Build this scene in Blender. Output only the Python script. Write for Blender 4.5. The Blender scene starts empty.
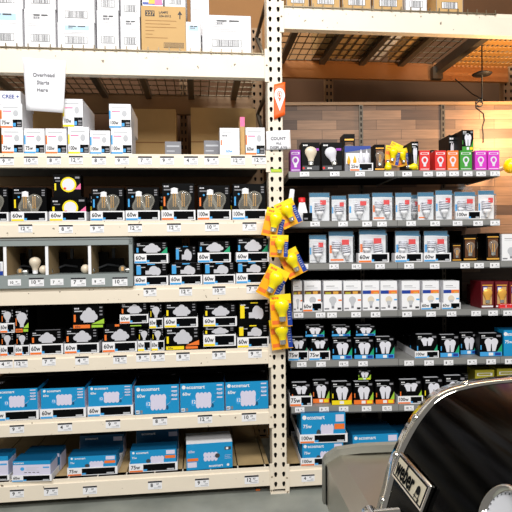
import bpy, math, random
from mathutils import Vector, Matrix
random.seed(7)
S = bpy.context.scene
COL = S.collection
F = 520.0
H = 1.28
R = math.radians
# ------------------------------------------------------------------ camera
camd = bpy.data.cameras.new('camera'); cam = bpy.data.objects.new('camera', camd); COL.objects.link(cam)
camd.lens = F / 512 * 36; camd.sensor_width = 36; camd.clip_start = 0.02
CR = Matrix.Rotation(R(90 - 1.1), 4, 'X') @ Matrix.Rotation(R(-0.75), 4, 'Z')
cam.matrix_world = Matrix.Translation((0, 0, H)) @ CR
S.camera = cam
C0 = Vector((0, 0, H))
def ray(px, py):
    return (CR.to_3x3() @ Vector(((px - 256) / F, -(py - 256) / F, -1))).normalized()
class Frame:
    """a straight run of shelving: origin on the floor plan and a heading"""
    def __init__(s, o, a):
        s.o = Vector((o[0], o[1], 0)); s.a = a
        s.u = Vector((math.cos(a), math.sin(a), 0)); s.n = Vector((-math.sin(a), math.cos(a), 0))
        s.M = Matrix.Translation(s.o) @ Matrix.Rotation(a, 4, 'Z')
    def hit(s, px, py, d=0.0):
        r = ray(px, py); p0 = s.o + s.n * d
        t = (p0 - C0).dot(s.n) / r.dot(s.n)
        p = C0 + r * t
        return (p - s.o).dot(s.u), p.z
    def w(s, u, d, z):
        return s.o + s.u * u + s.n * d + Vector((0, 0, z))
r0 = ray(277, 246); p0 = C0 + r0 * (2.67 / r0.y)
RACK = Frame((p0.x, p0.y), R(6.2))
p1 = RACK.w(0, 0.05, 0)
GON = Frame((p1.x, p1.y), R(1.9))
GR = Frame((0, 0), R(4.2))
# ------------------------------------------------------------------ materials
MAT = {}
def mat(name, col, rough=0.5, metal=0.0, coat=0.0, spec=0.5, alpha=1.0, trans=0.0, noise=0.0, nscale=20, emis=0):
    m = bpy.data.materials.new(name); m.use_nodes = True
    nt = m.node_tree; b = nt.nodes['Principled BSDF']
    c = (*[((x / 255) ** 2.2) for x in col], 1)
    b.inputs['Base Color'].default_value = c
    b.inputs['Roughness'].default_value = rough; b.inputs['Metallic'].default_value = metal
    b.inputs['Coat Weight'].default_value = coat; b.inputs['Coat Roughness'].default_value = 0.05
    b.inputs['Specular IOR Level'].default_value = spec
    b.inputs['Alpha'].default_value = alpha; b.inputs['Transmission Weight'].default_value = trans
    if noise:
        tc = nt.nodes.new('ShaderNodeTexCoord'); n = nt.nodes.new('ShaderNodeTexNoise')
        n.inputs['Scale'].default_value = nscale; n.inputs['Detail'].default_value = 6
        nt.links.new(tc.outputs['Object'], n.inputs['Vector'])
        mx = nt.nodes.new('ShaderNodeMix'); mx.data_type = 'RGBA'
        mx.inputs['A'].default_value = tuple(x * (1 - noise) for x in c[:3]) + (1,)
        mx.inputs['B'].default_value = tuple(min(1, x * (1 + noise)) for x in c[:3]) + (1,)
        nt.links.new(n.outputs['Fac'], mx.inputs['Factor']); nt.links.new(mx.outputs['Result'], b.inputs['Base Color'])
    MAT[name] = m
    return m
mat('cream', (234, 222, 203), 0.45, noise=0.06, nscale=9)
mat('cream_dark', (150, 135, 112), 0.7)
mat('hole', (22, 19, 17), 0.9)
mat('steel_dark', (92, 84, 74), 0.45, 0.4, noise=0.2)
mat('steel_rear', (150, 118, 84), 0.5, 0.1, noise=0.1)
mat('wire', (120, 108, 88), 0.4, 0.6)
mat('galv', (150, 155, 155), 0.35, 0.7)
mat('shelf_grey', (132, 132, 130), 0.45, 0.0, noise=0.04)
mat('bin_grey', (138, 146, 146), 0.4, 0.0)
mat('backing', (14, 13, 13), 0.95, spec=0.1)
mat('white', (238, 238, 242), 0.5)
mat('carton_white', (236, 235, 238), 0.6, noise=0.03)
mat('carton_side', (190, 190, 196), 0.6)
mat('paper', (240, 240, 246), 0.7)
mat('kraft', (196, 158, 104), 0.75, noise=0.08, nscale=12)
mat('pale_blue', (176, 206, 226), 0.6)
mat('blister_card', (226, 228, 232), 0.6)
mat('teal', (22, 104, 140), 0.5)
mat('wall_dark', (88, 58, 32), 0.8, noise=0.2, nscale=3)
mat('emblem', (236, 226, 200), 0.35, 0.5)
mat('steel_rear_lit', (186, 122, 66), 0.5, 0.0)  # rear beam steel with the lamp's warm light put into its colour
mat('kraft_dark', (150, 108, 66), 0.8, noise=0.1, nscale=8)
mat('ink', (40, 40, 44), 0.6)
mat('ink_grey', (128, 128, 134), 0.6)
mat('ink_pale', (188, 190, 196), 0.6)
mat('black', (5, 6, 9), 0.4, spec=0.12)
mat('black_gloss', (6, 8, 13), 0.3, spec=0.15)
mat('dark_grey', (62, 64, 68), 0.5)
mat('bulb_grey', (196, 196, 204), 0.5)
mat('bulb_white', (222, 222, 232), 0.35)
mat('bulb_frost', (222, 208, 186), 0.3)
mat('lilac', (214, 210, 232), 0.5)
mat('blue', (18, 142, 200), 0.45)
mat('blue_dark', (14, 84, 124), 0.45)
mat('sky', (66, 160, 224), 0.45)
mat('deepblue', (24, 60, 150), 0.45)
mat('orange', (240, 118, 44), 0.5)
mat('orange_sign', (250, 98, 24), 0.5)
mat('yellow', (245, 218, 24), 0.45)
mat('amber', (252, 176, 12), 0.45)
mat('green', (24, 160, 112), 0.45)
mat('lime', (160, 205, 60), 0.45)
mat('red', (222, 44, 44), 0.45)
mat('purple', (152, 52, 176), 0.4)
mat('magenta', (214, 60, 196), 0.4)
mat('pink', (244, 110, 160), 0.5)
mat('darkred', (104, 22, 30), 0.45)
mat('leafgreen', (60, 150, 50), 0.45)
mat('gold', (244, 180, 80), 0.35, 0.3)
mat('brown', (92, 56, 28), 0.5)
mat('olive', (170, 160, 40), 0.5)
mat('yellow_bulb', (255, 232, 10), 0.25, coat=0.4)
mat('screw', (205, 205, 200), 0.25, 0.8)
mat('plastic', (225, 235, 245), 0.08, alpha=0.07, spec=0.4)
mat('glass', (235, 230, 215), 0.04, alpha=0.16, spec=0.8)
mat('chrome', (225, 222, 216), 0.09, 1.0)
mat('chrome_dark', (150, 140, 120), 0.2, 1.0)
mat('brushed', (196, 190, 178), 0.28, 1.0, noise=0.12, nscale=6)
mat('brushed_edge', (132, 132, 124), 0.5, 0.4)
mat('enamel', (4, 5, 6), 0.13, spec=0.1)
mat('black_plastic', (16, 16, 17), 0.5)
mat('teal_dark', (14, 60, 72), 0.4)
mat('cork', (176, 148, 108), 0.8)
mat('plank_deck', (176, 150, 108), 0.6, noise=0.25, nscale=10)
mat('perf', (214, 158, 88), 0.45, 0.2)

def floor_mat():
    m = bpy.data.materials.new('concrete'); m.use_nodes = True; nt = m.node_tree; b = nt.nodes['Principled BSDF']
    tc = nt.nodes.new('ShaderNodeTexCoord')
    n1 = nt.nodes.new('ShaderNodeTexNoise'); n1.inputs['Scale'].default_value = 5; n1.inputs['Detail'].default_value = 10
    cr = nt.nodes.new('ShaderNodeValToRGB')
    cr.color_ramp.elements[0].position = 0.3; cr.color_ramp.elements[0].color = (0.19, 0.205, 0.185, 1)
    cr.color_ramp.elements[1].position = 0.75; cr.color_ramp.elements[1].color = (0.31, 0.325, 0.295, 1)
    nt.links.new(tc.outputs['Object'], n1.inputs['Vector']); nt.links.new(n1.outputs['Fac'], cr.inputs['Fac'])
    nt.links.new(cr.outputs['Color'], b.inputs['Base Color']); b.inputs['Roughness'].default_value = 0.35
    return m
def speckle(name, scale, pos, dirt):
    nt = MAT[name].node_tree; b = nt.nodes['Principled BSDF']; src = b.inputs['Base Color'].links[0].from_socket
    tc = nt.nodes.new('ShaderNodeTexCoord'); n = nt.nodes.new('ShaderNodeTexNoise'); n.inputs['Scale'].default_value = scale; n.inputs['Detail'].default_value = 3
    cr_ = nt.nodes.new('ShaderNodeValToRGB'); cr_.color_ramp.elements[0].position = pos; cr_.color_ramp.elements[1].position = pos+0.03
    nt.links.new(tc.outputs['Object'], n.inputs['Vector']); nt.links.new(n.outputs['Fac'], cr_.inputs['Fac'])
    mx = nt.nodes.new('ShaderNodeMix'); mx.data_type = 'RGBA'; mx.inputs['B'].default_value = dirt
    nt.links.new(cr_.outputs['Color'], mx.inputs['Factor']); nt.links.new(src, mx.inputs['A']); nt.links.new(mx.outputs['Result'], b.inputs['Base Color'])
speckle('cream', 38, 0.70, (0.22, 0.17, 0.12, 1))
MAT['concrete'] = floor_mat()
MAT['enamel'].node_tree.nodes['Principled BSDF'].inputs['IOR'].default_value = 1.3
def plank_mat(name, c1, c2, w=0.38, h=0.095, mortar=(0.05, 0.03, 0.02, 1)):
    m = bpy.data.materials.new(name); m.use_nodes = True; nt = m.node_tree; b = nt.nodes['Principled BSDF']
    tc = nt.nodes.new('ShaderNodeTexCoord'); mp = nt.nodes.new('ShaderNodeMapping'); mp.inputs['Rotation'].default_value = (R(90), 0, 0)
    br = nt.nodes.new('ShaderNodeTexBrick'); br.inputs['Scale'].default_value = 1
    br.inputs['Brick Width'].default_value = w; br.inputs['Row Height'].default_value = h; br.inputs['Mortar Size'].default_value = 0.0012
    br.inputs['Color1'].default_value = c1; br.inputs['Color2'].default_value = c2; br.inputs['Mortar'].default_value = mortar
    br.offset = 0.37
    nz = nt.nodes.new('ShaderNodeTexNoise'); nz.inputs['Scale'].default_value = 6; nz.inputs['Detail'].default_value = 8
    m2 = nt.nodes.new('ShaderNodeMapping'); m2.inputs['Scale'].default_value = (1, 1, 12)
    nt.links.new(tc.outputs['Object'], mp.inputs['Vector']); nt.links.new(mp.outputs['Vector'], br.inputs['Vector'])
    nt.links.new(tc.outputs['Object'], m2.inputs['Vector']); nt.links.new(m2.outputs['Vector'], nz.inputs['Vector'])
    mx = nt.nodes.new('ShaderNodeMix'); mx.data_type = 'RGBA'; mx.blend_type = 'OVERLAY'; mx.inputs['Factor'].default_value = 0.6
    nt.links.new(br.outputs['Color'], mx.inputs['A']); nt.links.new(nz.outputs['Color'], mx.inputs['B'])
    bw = nt.nodes.new('ShaderNodeRGBToBW'); nt.links.new(nz.outputs['Color'], bw.inputs['Color'])
    nt.links.new(bw.outputs['Val'], mx.inputs['B'])
    nt.links.new(mx.outputs['Result'], b.inputs['Base Color']); b.inputs['Roughness'].default_value = 0.55
    return m
MAT['planks'] = plank_mat('planks', (0.30, 0.18, 0.11, 1), (0.075, 0.045, 0.032, 1), 0.24, 0.058)

# ------------------------------------------------------------------ mesh helpers
_txt = {}
def text_geo(s):
    if s in _txt: return _txt[s]
    cu = bpy.data.curves.new('t', 'FONT'); cu.body = s; cu.size = 1; cu.resolution_u = 2; cu.offset = 0.022
    o = bpy.data.objects.new('t', cu); COL.objects.link(o)
    dg = bpy.context.evaluated_depsgraph_get(); me = bpy.data.meshes.new_from_object(o.evaluated_get(dg))
    vs = [(v.co.x, v.co.y) for v in me.vertices]; fs = [tuple(p.vertices) for p in me.polygons]
    # keep faces pointing +z
    fs = [f if me.polygons[i].normal.z > 0 else f[::-1] for i, f in enumerate(fs)]
    bpy.data.objects.remove(o); bpy.data.curves.remove(cu); bpy.data.meshes.remove(me)
    x0 = min(v[0] for v in vs); x1 = max(v[0] for v in vs); y0 = min(v[1] for v in vs); y1 = max(v[1] for v in vs)
    _txt[s] = (vs, fs, x0, x1, y0, y1)
    return _txt[s]
class MB:
    def __init__(s, T=None):
        s.v = []; s.f = []; s.m = []; s.names = []; s.k = 0; s.T = T; s.sm = []
    def mi(s, n):
        if n not in s.names: s.names.append(n)
        return s.names.index(n)
    def add(s, vs, fs, m, smooth=False):
        o = len(s.v)
        s.v += [tuple(v) for v in vs]; i = s.mi(m)
        for f in fs: s.f.append(tuple(o + a for a in f)); s.m.append(i); s.sm.append(smooth)
    def box(s, x0, x1, y0, y1, z0, z1, m, top=None):
        vs = [(x0,y0,z0),(x1,y0,z0),(x1,y1,z0),(x0,y1,z0),(x0,y0,z1),(x1,y0,z1),(x1,y1,z1),(x0,y1,z1)]
        s.add(vs, [(0,3,2,1),(0,1,5,4),(1,2,6,5),(2,3,7,6),(3,0,4,7)], m); s.add(vs, [(4,5,6,7)], top or m)
    def bbox(s, x0, x1, y0, y1, z0, z1, m, b=0.001):
        """box with bevelled vertical and horizontal edges (chamfer)"""
        xs = [x0, x0+b, x1-b, x1]; ys = [y0, y0+b, y1-b, y1]; zs = [z0, z0+b, z1-b, z1]
        def ring(z, q):
            a, c = (xs[0], xs[3]) if not q else (xs[1], xs[2])
            d, e = (ys[0], ys[3]) if not q else (ys[1], ys[2])
            return [(a+(0 if q else b), d, z),(c-(0 if q else b), d, z),(c, d+(0 if q else b), z),(c, e-(0 if q else b), z),(c-(0 if q else b), e, z),(a+(0 if q else b), e, z),(a, e-(0 if q else b), z),(a, d+(0 if q else b), z)]
        vs = ring(z0, 1) + ring(z0+b, 0) + ring(z1-b, 0) + ring(z1, 1)
        fs = [tuple(range(7, -1, -1)), tuple(range(24, 32))]
        for r in range(3):
            for i in range(8):
                j = (i+1) % 8; fs.append((r*8+i, r*8+j, r*8+8+j, r*8+8+i))
        s.add(vs, fs, m)
    def y(s, l):
        s.k += 1
        return -0.0004 * l - 0.000008 * s.k
    def rect(s, x0, z0, x1, z1, m, l=1):
        y = s.y(l); s.add([(x0,y,z0),(x1,y,z0),(x1,y,z1),(x0,y,z1)], [(0,1,2,3)], m)
    def poly(s, pts, m, l=1):
        y = s.y(l); s.add([(a,y,b) for a,b in pts], [tuple(range(len(pts)))], m)
    def disc(s, cx, cz, rx, rz, m, l=1, n=14):
        s.poly([(cx+rx*math.cos(2*math.pi*i/n), cz+rz*math.sin(2*math.pi*i/n)) for i in range(n)], m, l)
    def ringf(s, cx, cz, rx, rz, t, m, l=1, n=20):
        y = s.y(l); vs = []
        for i in range(n):
            c, q = math.cos(2*math.pi*i/n), math.sin(2*math.pi*i/n)
            vs += [(cx+rx*c, y, cz+rz*q), (cx+(rx-t)*c, y, cz+(rz-t)*q)]
        s.add(vs, [(2*i, (2*i+2)%(2*n), (2*i+3)%(2*n), 2*i+1) for i in range(n)], m)
    def text(s, t, x, z, h, m, l=2, maxw=None, align='l'):
        if t in ('LED', 'SMART'):   # print too small to read in the photograph: short broken strokes
            for q, ww in ((0, 0.9), (1.1, 0.5), (1.8, 0.8)): s.rect(x+q*h, z, x+(q+ww)*h, z+h*0.8, m, l)
            return
        vs, fs, a0, a1, b0, b1 = text_geo(t)
        k = h / 0.7; kx = k
        if maxw and (a1-a0)*k > maxw: kx = maxw/(a1-a0)
        w = (a1-a0)*kx
        ox = x - a0*kx - (w/2 if align == 'c' else (w if align == 'r' else 0)); y = s.y(l)
        s.add([(ox+a*kx, y, z+b*k) for a, b in vs], fs, m)
    def lathe(s, prof, m, o=(0,0,0), n=16, M=None, fy=1.0, a0=0, smooth=True):
        vs = []; k = len(prof)
        for i in range(n):
            c, q = math.cos(2*math.pi*i/n), math.sin(2*math.pi*i/n)
            for r, z in prof:
                p = Vector((r*c, r*q*fy, z))
                if M: p = M @ p
                vs.append((p.x+o[0], p.y+o[1], p.z+o[2]))
        fs = [(i*k+j, ((i+1)%n)*k+j, ((i+1)%n)*k+j+1, i*k+j+1) for i in range(n) for j in range(k-1)]
        s.add(vs, fs, m, smooth)
    def tube(s, pts, r, m, n=8):
        pts = [Vector(p) for p in pts]; vs = []
        for i, p in enumerate(pts):
            d = (pts[min(i+1, len(pts)-1)] - pts[max(i-1, 0)]).normalized()
            up = Vector((0,0,1)) if abs(d.z) < 0.9 else Vector((1,0,0))
            a = d.cross(up).normalized(); b = a.cross(d)
            rr = r[i] if isinstance(r, (list, tuple)) else r
            for j in range(n):
                t = 2*math.pi*j/n; q = p + a*math.cos(t)*rr + b*math.sin(t)*rr; vs.append(tuple(q))
        fs = [(i*n+j, i*n+(j+1)%n, (i+1)*n+(j+1)%n, (i+1)*n+j) for i in range(len(pts)-1) for j in range(n)]
        fs += [tuple(range(n)), tuple(range(len(vs)-1, len(vs)-n-1, -1))]
        s.add(vs, fs, m, True)
    def build(s, name, parent=None, bevel=0):
        me = bpy.data.meshes.new(name)
        v = s.v if s.T is None else [tuple(s.T @ Vector(p)) for p in s.v]
        me.from_pydata(v, [], s.f)
        for n in s.names: me.materials.append(MAT[n])
        me.polygons.foreach_set('material_index', s.m); me.polygons.foreach_set('use_smooth', s.sm)
        me.update()
        o = bpy.data.objects.new(name, me); COL.objects.link(o)
        if parent: o.parent = parent
        if bevel:
            b = o.modifiers.new('bevel', 'BEVEL'); b.width = bevel; b.segments = 2; b.limit_method = 'ANGLE'
        return o
def tag(o, label, cat, group=None, kind=None):
    if label: o['label'] = label
    if cat: o['category'] = cat
    if group: o['group'] = group
    if kind: o['kind'] = kind
    return o
def empty(name):
    o = bpy.data.objects.new(name, None); COL.objects.link(o); o.empty_display_size = 0.03
    return o
def children(o): return [c for c in bpy.data.objects if c.parent == o]
ORD = ['leftmost', 'second from the left', 'third from the left', 'fourth from the left', 'fifth from the left', 'sixth from the left',
       'seventh from the left', 'eighth from the left', 'ninth from the left', 'tenth from the left', 'eleventh from the left', 'twelfth from the left']
def order(i, n):
    if i == n-1 and n > 1: return 'rightmost'
    if i == n-2 and n > 5: return 'second from the right'
    if i == n-3 and n > 6: return 'third from the right'
    if i == n-4 and n > 8: return 'fourth from the right'
    if i == n-5 and n > 10: return 'fifth from the right'
    return ORD[i]
def put(o, fr, u, d, z, rot=0.0):
    o.location = fr.w(u, d, z); o.rotation_euler = (0, 0, fr.a + rot)
    return o
def dims(fr, x0, x1, yt, yb, d, zs=None):
    xm = (x0+x1)/2
    u0, _ = fr.hit(x0, (yt+yb)/2, d); u1, _ = fr.hit(x1, (yt+yb)/2, d)
    _, za = fr.hit(xm, yt, d); _, zb = fr.hit(xm, yb, d)
    if zs is None: zs = zb
    return (u0+u1)/2, u1-u0, za-zs, zs

# ------------------------------------------------------------------ product kinds (origin: bottom centre of the front face)
def cluster(m, cx, cz, w, h, c='bulb_grey', l=1):
    m.disc(cx, cz+h*0.16, w*0.2, h*0.34, c, l)
    m.disc(cx-w*0.2, cz+h*0.06, w*0.17, h*0.26, c, l)
    m.disc(cx+w*0.2, cz+h*0.06, w*0.17, h*0.26, c, l)
    m.disc(cx-w*0.33, cz-h*0.1, w*0.15, h*0.2, c, l)
    m.disc(cx+w*0.33, cz-h*0.1, w*0.15, h*0.2, c, l)
    m.rect(cx-w*0.3, cz-h*0.42, cx+w*0.3, cz-h*0.02, c, l)
def bulbshape(m, cx, cz, h, c='bulb_grey', l=1, base=None):
    r = h*0.33
    m.disc(cx, cz+h*0.5-r, r, r, c, l, 18)
    m.poly([(cx-r*0.85, cz+h*0.5-r*1.5), (cx-r*0.42, cz-h*0.28), (cx+r*0.42, cz-h*0.28), (cx+r*0.85, cz+h*0.5-r*1.5)], c, l)
    m.rect(cx-r*0.38, cz-h*0.5, cx+r*0.38, cz-h*0.27, base or c, l)
def tooth(m, cx, cz, w, h, c='bulb_white', l=1):
    for s in (-1, 1):
        m.disc(cx+s*w*0.23, cz+h*0.22, w*0.27, h*0.27, c, l)
        m.poly([(cx+s*w*0.02, cz+h*0.15), (cx+s*w*0.06 , cz-h*0.45), (cx+s*w*0.3, cz-h*0.45), (cx+s*w*0.46, cz+h*0.15)][::-s if s < 0 else 1], c, l)
def lines(m, x, z, w, n, dz, c='ink_grey', l=1, h=0.0015):
    for i in range(n):
        m.rect(x, z-i*dz-h, x+w*(1 if i % 2 == 0 else 0.8), z-i*dz, c, l)
def black_box(w, h, d, accent='orange', style='cluster', foot=0.42, bottom=None, sheen='black', corner=None):
    m = MB(); m.box(-w/2, w/2, 0, d, 0, h, 'black')
    fz = h*foot
    m.rect(-w*0.46, fz+(h-fz)*0.1, -w*0.40, fz+(h-fz)*0.5, accent)
    m.text('LED', -w*0.44, fz+(h-fz)*0.80, (h-fz)*0.10, 'bulb_grey'); lines(m, -w*0.44, fz+(h-fz)*0.72, w*0.26, 1, 0.01, 'ink_pale', h=(h-fz)*0.06)
    for k in range(3): m.rect(w*0.36, fz+(h-fz)*(0.84-k*0.2), w*0.45, fz+(h-fz)*(0.92-k*0.2), 'ink_grey')
    if corner: m.poly([(w*0.5, fz), (w*0.5, fz+(h-fz)*0.55), (w*0.30, fz)][::-1], corner)
    if style == 'cluster': cluster(m, 0.02*w, fz+(h-fz)*0.44, w*0.58, (h-fz)*0.9)
    elif style == 'side':
        m.disc(w*0.08, fz+(h-fz)*0.42, w*0.15, (h-fz)*0.38, 'bulb_grey'); m.disc(w*0.2, fz+(h-fz)*0.34, w*0.1, (h-fz)*0.32, 'bulb_grey')
        m.rect(-w*0.18, fz+(h-fz)*0.1, w*0.05, fz+(h-fz)*0.42, 'bulb_grey')
        m.rect(-w*0.46, fz+(h-fz)*0.1, -w*0.32, fz+(h-fz)*0.85, accent); m.rect(-w*0.12, h*0.94, w*0.12, h*0.99, accent)
    elif style == 'small': bulbshape(m, 0, fz+(h-fz)*0.42, (h-fz)*0.8)
    elif style == 'twin': tooth(m, 0.03*w, fz+(h-fz)*0.45, w*0.5, (h-fz)*0.62)
    if bottom:
        b = bottom if isinstance(bottom, tuple) else (bottom, 'yellow')
        m.rect(-w*0.48, h*0.02, w*0.05, h*0.17, b[0]); m.rect(w*0.1, h*0.04, w*0.46, h*0.15, b[1])
        m.text('60w', -w*0.42, h*0.05, h*0.09, 'ink')
        m.poly([(w*0.5, h*0.2), (w*0.5, h*0.42), (w*0.1, h*0.19)][::-1], b[1])
    # top face print
    m.add([(-w*0.4,d*0.15,h+0.0004),(w*0.4,d*0.15,h+0.0004),(w*0.4,d*0.3,h+0.0004),(-w*0.4,d*0.3,h+0.0004)], [(0,1,2,3)], 'ink_grey')
    return m
def tray(w, h, d, accent='orange', watt='60w', lbl=0.35, c='white'):
    r = empty('display_tray')
    m = MB(); t = 0.002
    m.box(-w/2, w/2, 0, d, 0, t, c); m.box(-w/2, w/2, 0, t, t, h, c)
    m.box(-w/2, -w/2+t, t, d, t, h, c); m.box(w/2-t, w/2, t, d, t, h, c); m.box(-w/2+t, w/2-t, d-t, d, t, h*0.8, c)
    m.build('tray_body', r)
    g = MB()
    x = -w/2+w*lbl
    g.rect(-w/2+w*0.01, h*0.03, x, h*0.22, accent)
    g.text(watt, -w/2+w*0.04, h*0.38, h*0.42, 'ink', maxw=w*(lbl-0.07))
    g.rect(x+w*0.01, h*0.1, w/2-w*0.05, h*0.88, 'black_gloss'); g.rect(x+w*0.01, h*0.1, x+w*0.09, h*0.32, 'sky', 2)
    g.rect(w/2-w*0.22, h*0.14, w/2-w*0.07, h*0.30, 'ink_pale', 2)
    g.build('front_label', r)
    return r
def blue_box(w, h, d, foot=0.32, side='lilac', open_bottom=False, back=False):
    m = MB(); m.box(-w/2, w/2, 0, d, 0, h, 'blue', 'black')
    m.box(-w/2-0.0006, -w/2, 0.002, d-0.002, 0, h*0.86, side); m.box(w/2, w/2+0.0006, 0.002, d-0.002, 0, h*0.86, side)
    z0 = h*foot; k = h-z0
    m.disc(-w*0.42, z0+k*0.86, k*0.07, k*0.07, 'white'); m.text('ecosmart', -w*0.36, z0+k*0.80, k*0.13, 'white', maxw=w*0.42)
    m.text('60w', -w*0.45, z0+k*0.56, k*0.12, 'white')
    for i in range(4):
        cx = -w*0.10+i*w*0.085
        m.disc(cx, z0+k*0.52, w*0.055, k*0.14, 'lilac'); m.rect(cx-w*0.045, z0+k*0.2, cx+w*0.045, z0+k*0.48, 'lilac', 1); m.disc(cx, z0+k*0.2, w*0.05, k*0.13, 'lilac')
    m.disc(-w*0.21, z0+k*0.3, w*0.055, k*0.14, 'sky', 2); m.text('12', -w*0.235, z0+k*0.26, k*0.12, 'white', 3)
    m.tube([(w*0.22, -0.001, z0+k*0.25), (w*0.28, -0.001, z0+k*0.32), (w*0.34, -0.001, z0+k*0.52), (w*0.28, -0.001, z0+k*0.6)], 0.0006, 'lilac', 5)
    m.disc(w*0.23, z0+k*0.16, w*0.03, k*0.08, 'blue_dark', 2)
    for i in range(4): m.rect(w*0.33, z0+k*(0.88-i*0.15), w*0.46, z0+k*(0.93-i*0.15), 'lilac')
    m.ringf(w*0.4, z0+k*0.62, w*0.06, k*0.08, 0.0008, 'white')
    if foot < 0.1: m.rect(-w*0.48, h*0.03, -w*0.4, h*0.14, 'white'); m.rect(-w*0.38, h*0.03, -w*0.33, h*0.14, 'ink_grey'); m.text('60', -w*0.475, h*0.05, h*0.07, 'ink')
    return m
def bottom_box(w, h, d, kind):
    m = MB(); m.box(-w/2, w/2, 0, d, 0, h, 'blue', 'blue_dark')  # top in a darker blue: the unlit top is painted in
    if kind == 'lilac':
        m.rect(-w*0.5, 0, w*0.5, h*0.8, 'lilac'); m.box(w/2, w/2+0.0006, 0.002, d, 0, h*0.8, 'lilac')
        m.disc(-w*0.25, h*0.6, w*0.055, h*0.09, 'sky', 2); m.text('ecosmart', -w*0.47, h*0.86, h*0.09, 'white', maxw=w*0.3)
        lines(m, -w*0.15, h*0.66, w*0.35, 3, h*0.07, 'ink_pale', 2)
        for i in range(4): m.rect(-w*0.2+i*w*0.11, h*0.4, -w*0.13+i*w*0.11, h*0.43, 'ink', 2)
        m.rect(w*0.3, h*0.62, w*0.47, h*0.69, 'sky', 2)
    else:
        z0 = 0.3*h if kind == 'tray' else 0.08*h; k = h-z0
        m.disc(-w*0.43, z0+k*0.84, k*0.08, k*0.08, 'white'); m.text('ecosmart', -w*0.37, z0+k*0.77, k*0.15, 'white', maxw=w*0.4)
        m.text('75w', -w*0.46, z0+k*0.45, k*0.13, 'white')
        for i in range(4):
            cx = -w*0.02+i*w*0.07; m.disc(cx, z0+k*0.42, w*0.045, k*0.16, 'lilac'); m.rect(cx-w*0.035, z0+k*0.12, cx+w*0.035, z0+k*0.42, 'lilac')
        m.disc(-w*0.11, z0+k*0.26, w*0.05, k*0.13, 'dark_grey', 2)
        m.rect(w*0.28, z0+k*0.66, w*0.47, z0+k*0.93, 'lilac'); m.rect(w*0.25, z0+k*0.38, w*0.48, z0+k*0.58, 'orange')
    return m
def led_box(w, h, d, accent, watt, plain=False):
    m = MB(); m.box(-w/2, w/2, 0, d, 0, h, 'white')
    m.rect(-w*0.5, h*0.36, -w*0.43, h*0.72, accent); m.rect(-w*0.5, h*0.0, w*0.05, h*0.07, accent)
    m.text(watt, -w*0.44, h*0.14, h*0.15, 'ink', maxw=w*0.36)
    m.rect(w*0.06, h*0.03, w*0.48, h*0.34, 'black'); m.rect(w*0.07, h*0.06, w*0.20, h*0.2, 'sky', 2); m.rect(w*0.26, h*0.16, w*0.44, h*0.24, 'ink_grey', 2); m.rect(w*0.26, h*0.07, w*0.44, h*0.12, 'ink_grey', 2)
    m.rect(-w*0.38, h*0.82, w*0.3, h*0.86, 'ink_pale'); m.rect(-w*0.38, h*0.66, 0, h*0.70, 'pink'); m.disc(w*0.2, h*0.6, w*0.12, h*0.13, 'ink_pale')
    m.rect(-w*0.5, h*0.95, w*0.5, h*0.96, 'ink_pale')
    return m
def carton(w, h, d, c='carton_white', bars=True, blue=False, bottom=0.1):
    m = MB(); m.box(-w/2, w/2, 0, d, 0, h, c)
    z = h*bottom+0.008; bh = min(0.036, h*0.3)
    x0, x1 = -w*0.30, w*0.30
    if bars:
        m.rect(x0, z, x1, z+bh, 'ink'); m.rect(x0+0.0022, z+0.0022, x1-0.0022, z+bh-0.0022, 'white', 2)
        x = x0+(x1-x0)*0.12; rr = random.Random(int(w*1e5))
        while x < x1-(x1-x0)*0.12:
            b = rr.choice([0.0015, 0.0025, 0.004]); m.rect(x, z+0.003, x+b, z+bh-0.003, 'dark_grey', 3); x += b+rr.choice([0.002, 0.003])
    if h > 0.1:
        m.rect(-w*0.3, h*0.7, w*0.35, h*0.88, 'pale_blue', 1) if blue else lines(m, -w*0.3, h*0.86, w*0.6, 4, h*0.055, 'ink_grey')
        m.text('LED', -w*0.2, h*0.76, h*0.06, 'ink_grey'); lines(m, -w*0.38, h*0.62, w*0.75, 2, h*0.05, 'ink_grey'); m.rect(-w*0.2, h*0.83, w*0.0, h*0.87, 'dark_grey', 3); m.rect(w*0.05, h*0.83, w*0.25, h*0.87, 'dark_grey', 3)
    m.rect(-w/2, 0, -w/2+0.0025, h, 'ink_grey'); m.rect(w/2-0.0025, 0, w/2, h, 'ink_grey')  # grey side edges: shade of the gaps between cartons, painted on
    return m
def brown_carton(w, h, d):
    m = MB(); m.box(-w/2, w/2, 0, d, 0, h, 'kraft')
    m.rect(-w*0.41, h*0.77, -w*0.2, h*0.90, 'ink'); m.text('227', -w*0.39, h*0.79, h*0.085, 'kraft', 3)
    m.text('LAMPS', -w*0.1, h*0.84, h*0.05, 'ink'); m.text('226-2012', -w*0.1, h*0.76, h*0.05, 'ink')
    lines(m, -w*0.41, h*0.68, w*0.7, 3, h*0.075, 'kraft_dark', h=0.003); lines(m, -w*0.41, h*0.45, w*0.2, 2, h*0.08, 'kraft_dark', h=0.003); lines(m, -w*0.41, h*0.29, w*0.5, 1, h*0.08, 'kraft_dark', h=0.003)
    m.rect(w*0.36, h*0.72, w*0.385, h*0.84, 'ink'); m.poly([(w*0.32, h*0.82), (w*0.425, h*0.82), (w*0.3725, h*0.91)], 'ink')
    m.rect(0, h*0.06, w*0.45, h*0.18, 'ink'); m.rect(w*0.01, h*0.07, w*0.44, h*0.17, 'kraft', 2)
    x = w*0.03
    while x < w*0.43: m.rect(x, h*0.075, x+0.0022, h*0.165, 'ink', 3); x += 0.005
    return m
BULB = [(0.0, 1.0), (0.10, 0.985), (0.20, 0.94), (0.28, 0.86), (0.315, 0.76), (0.315, 0.67), (0.28, 0.56), (0.21, 0.44), (0.165, 0.34), (0.15, 0.24)]
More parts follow.
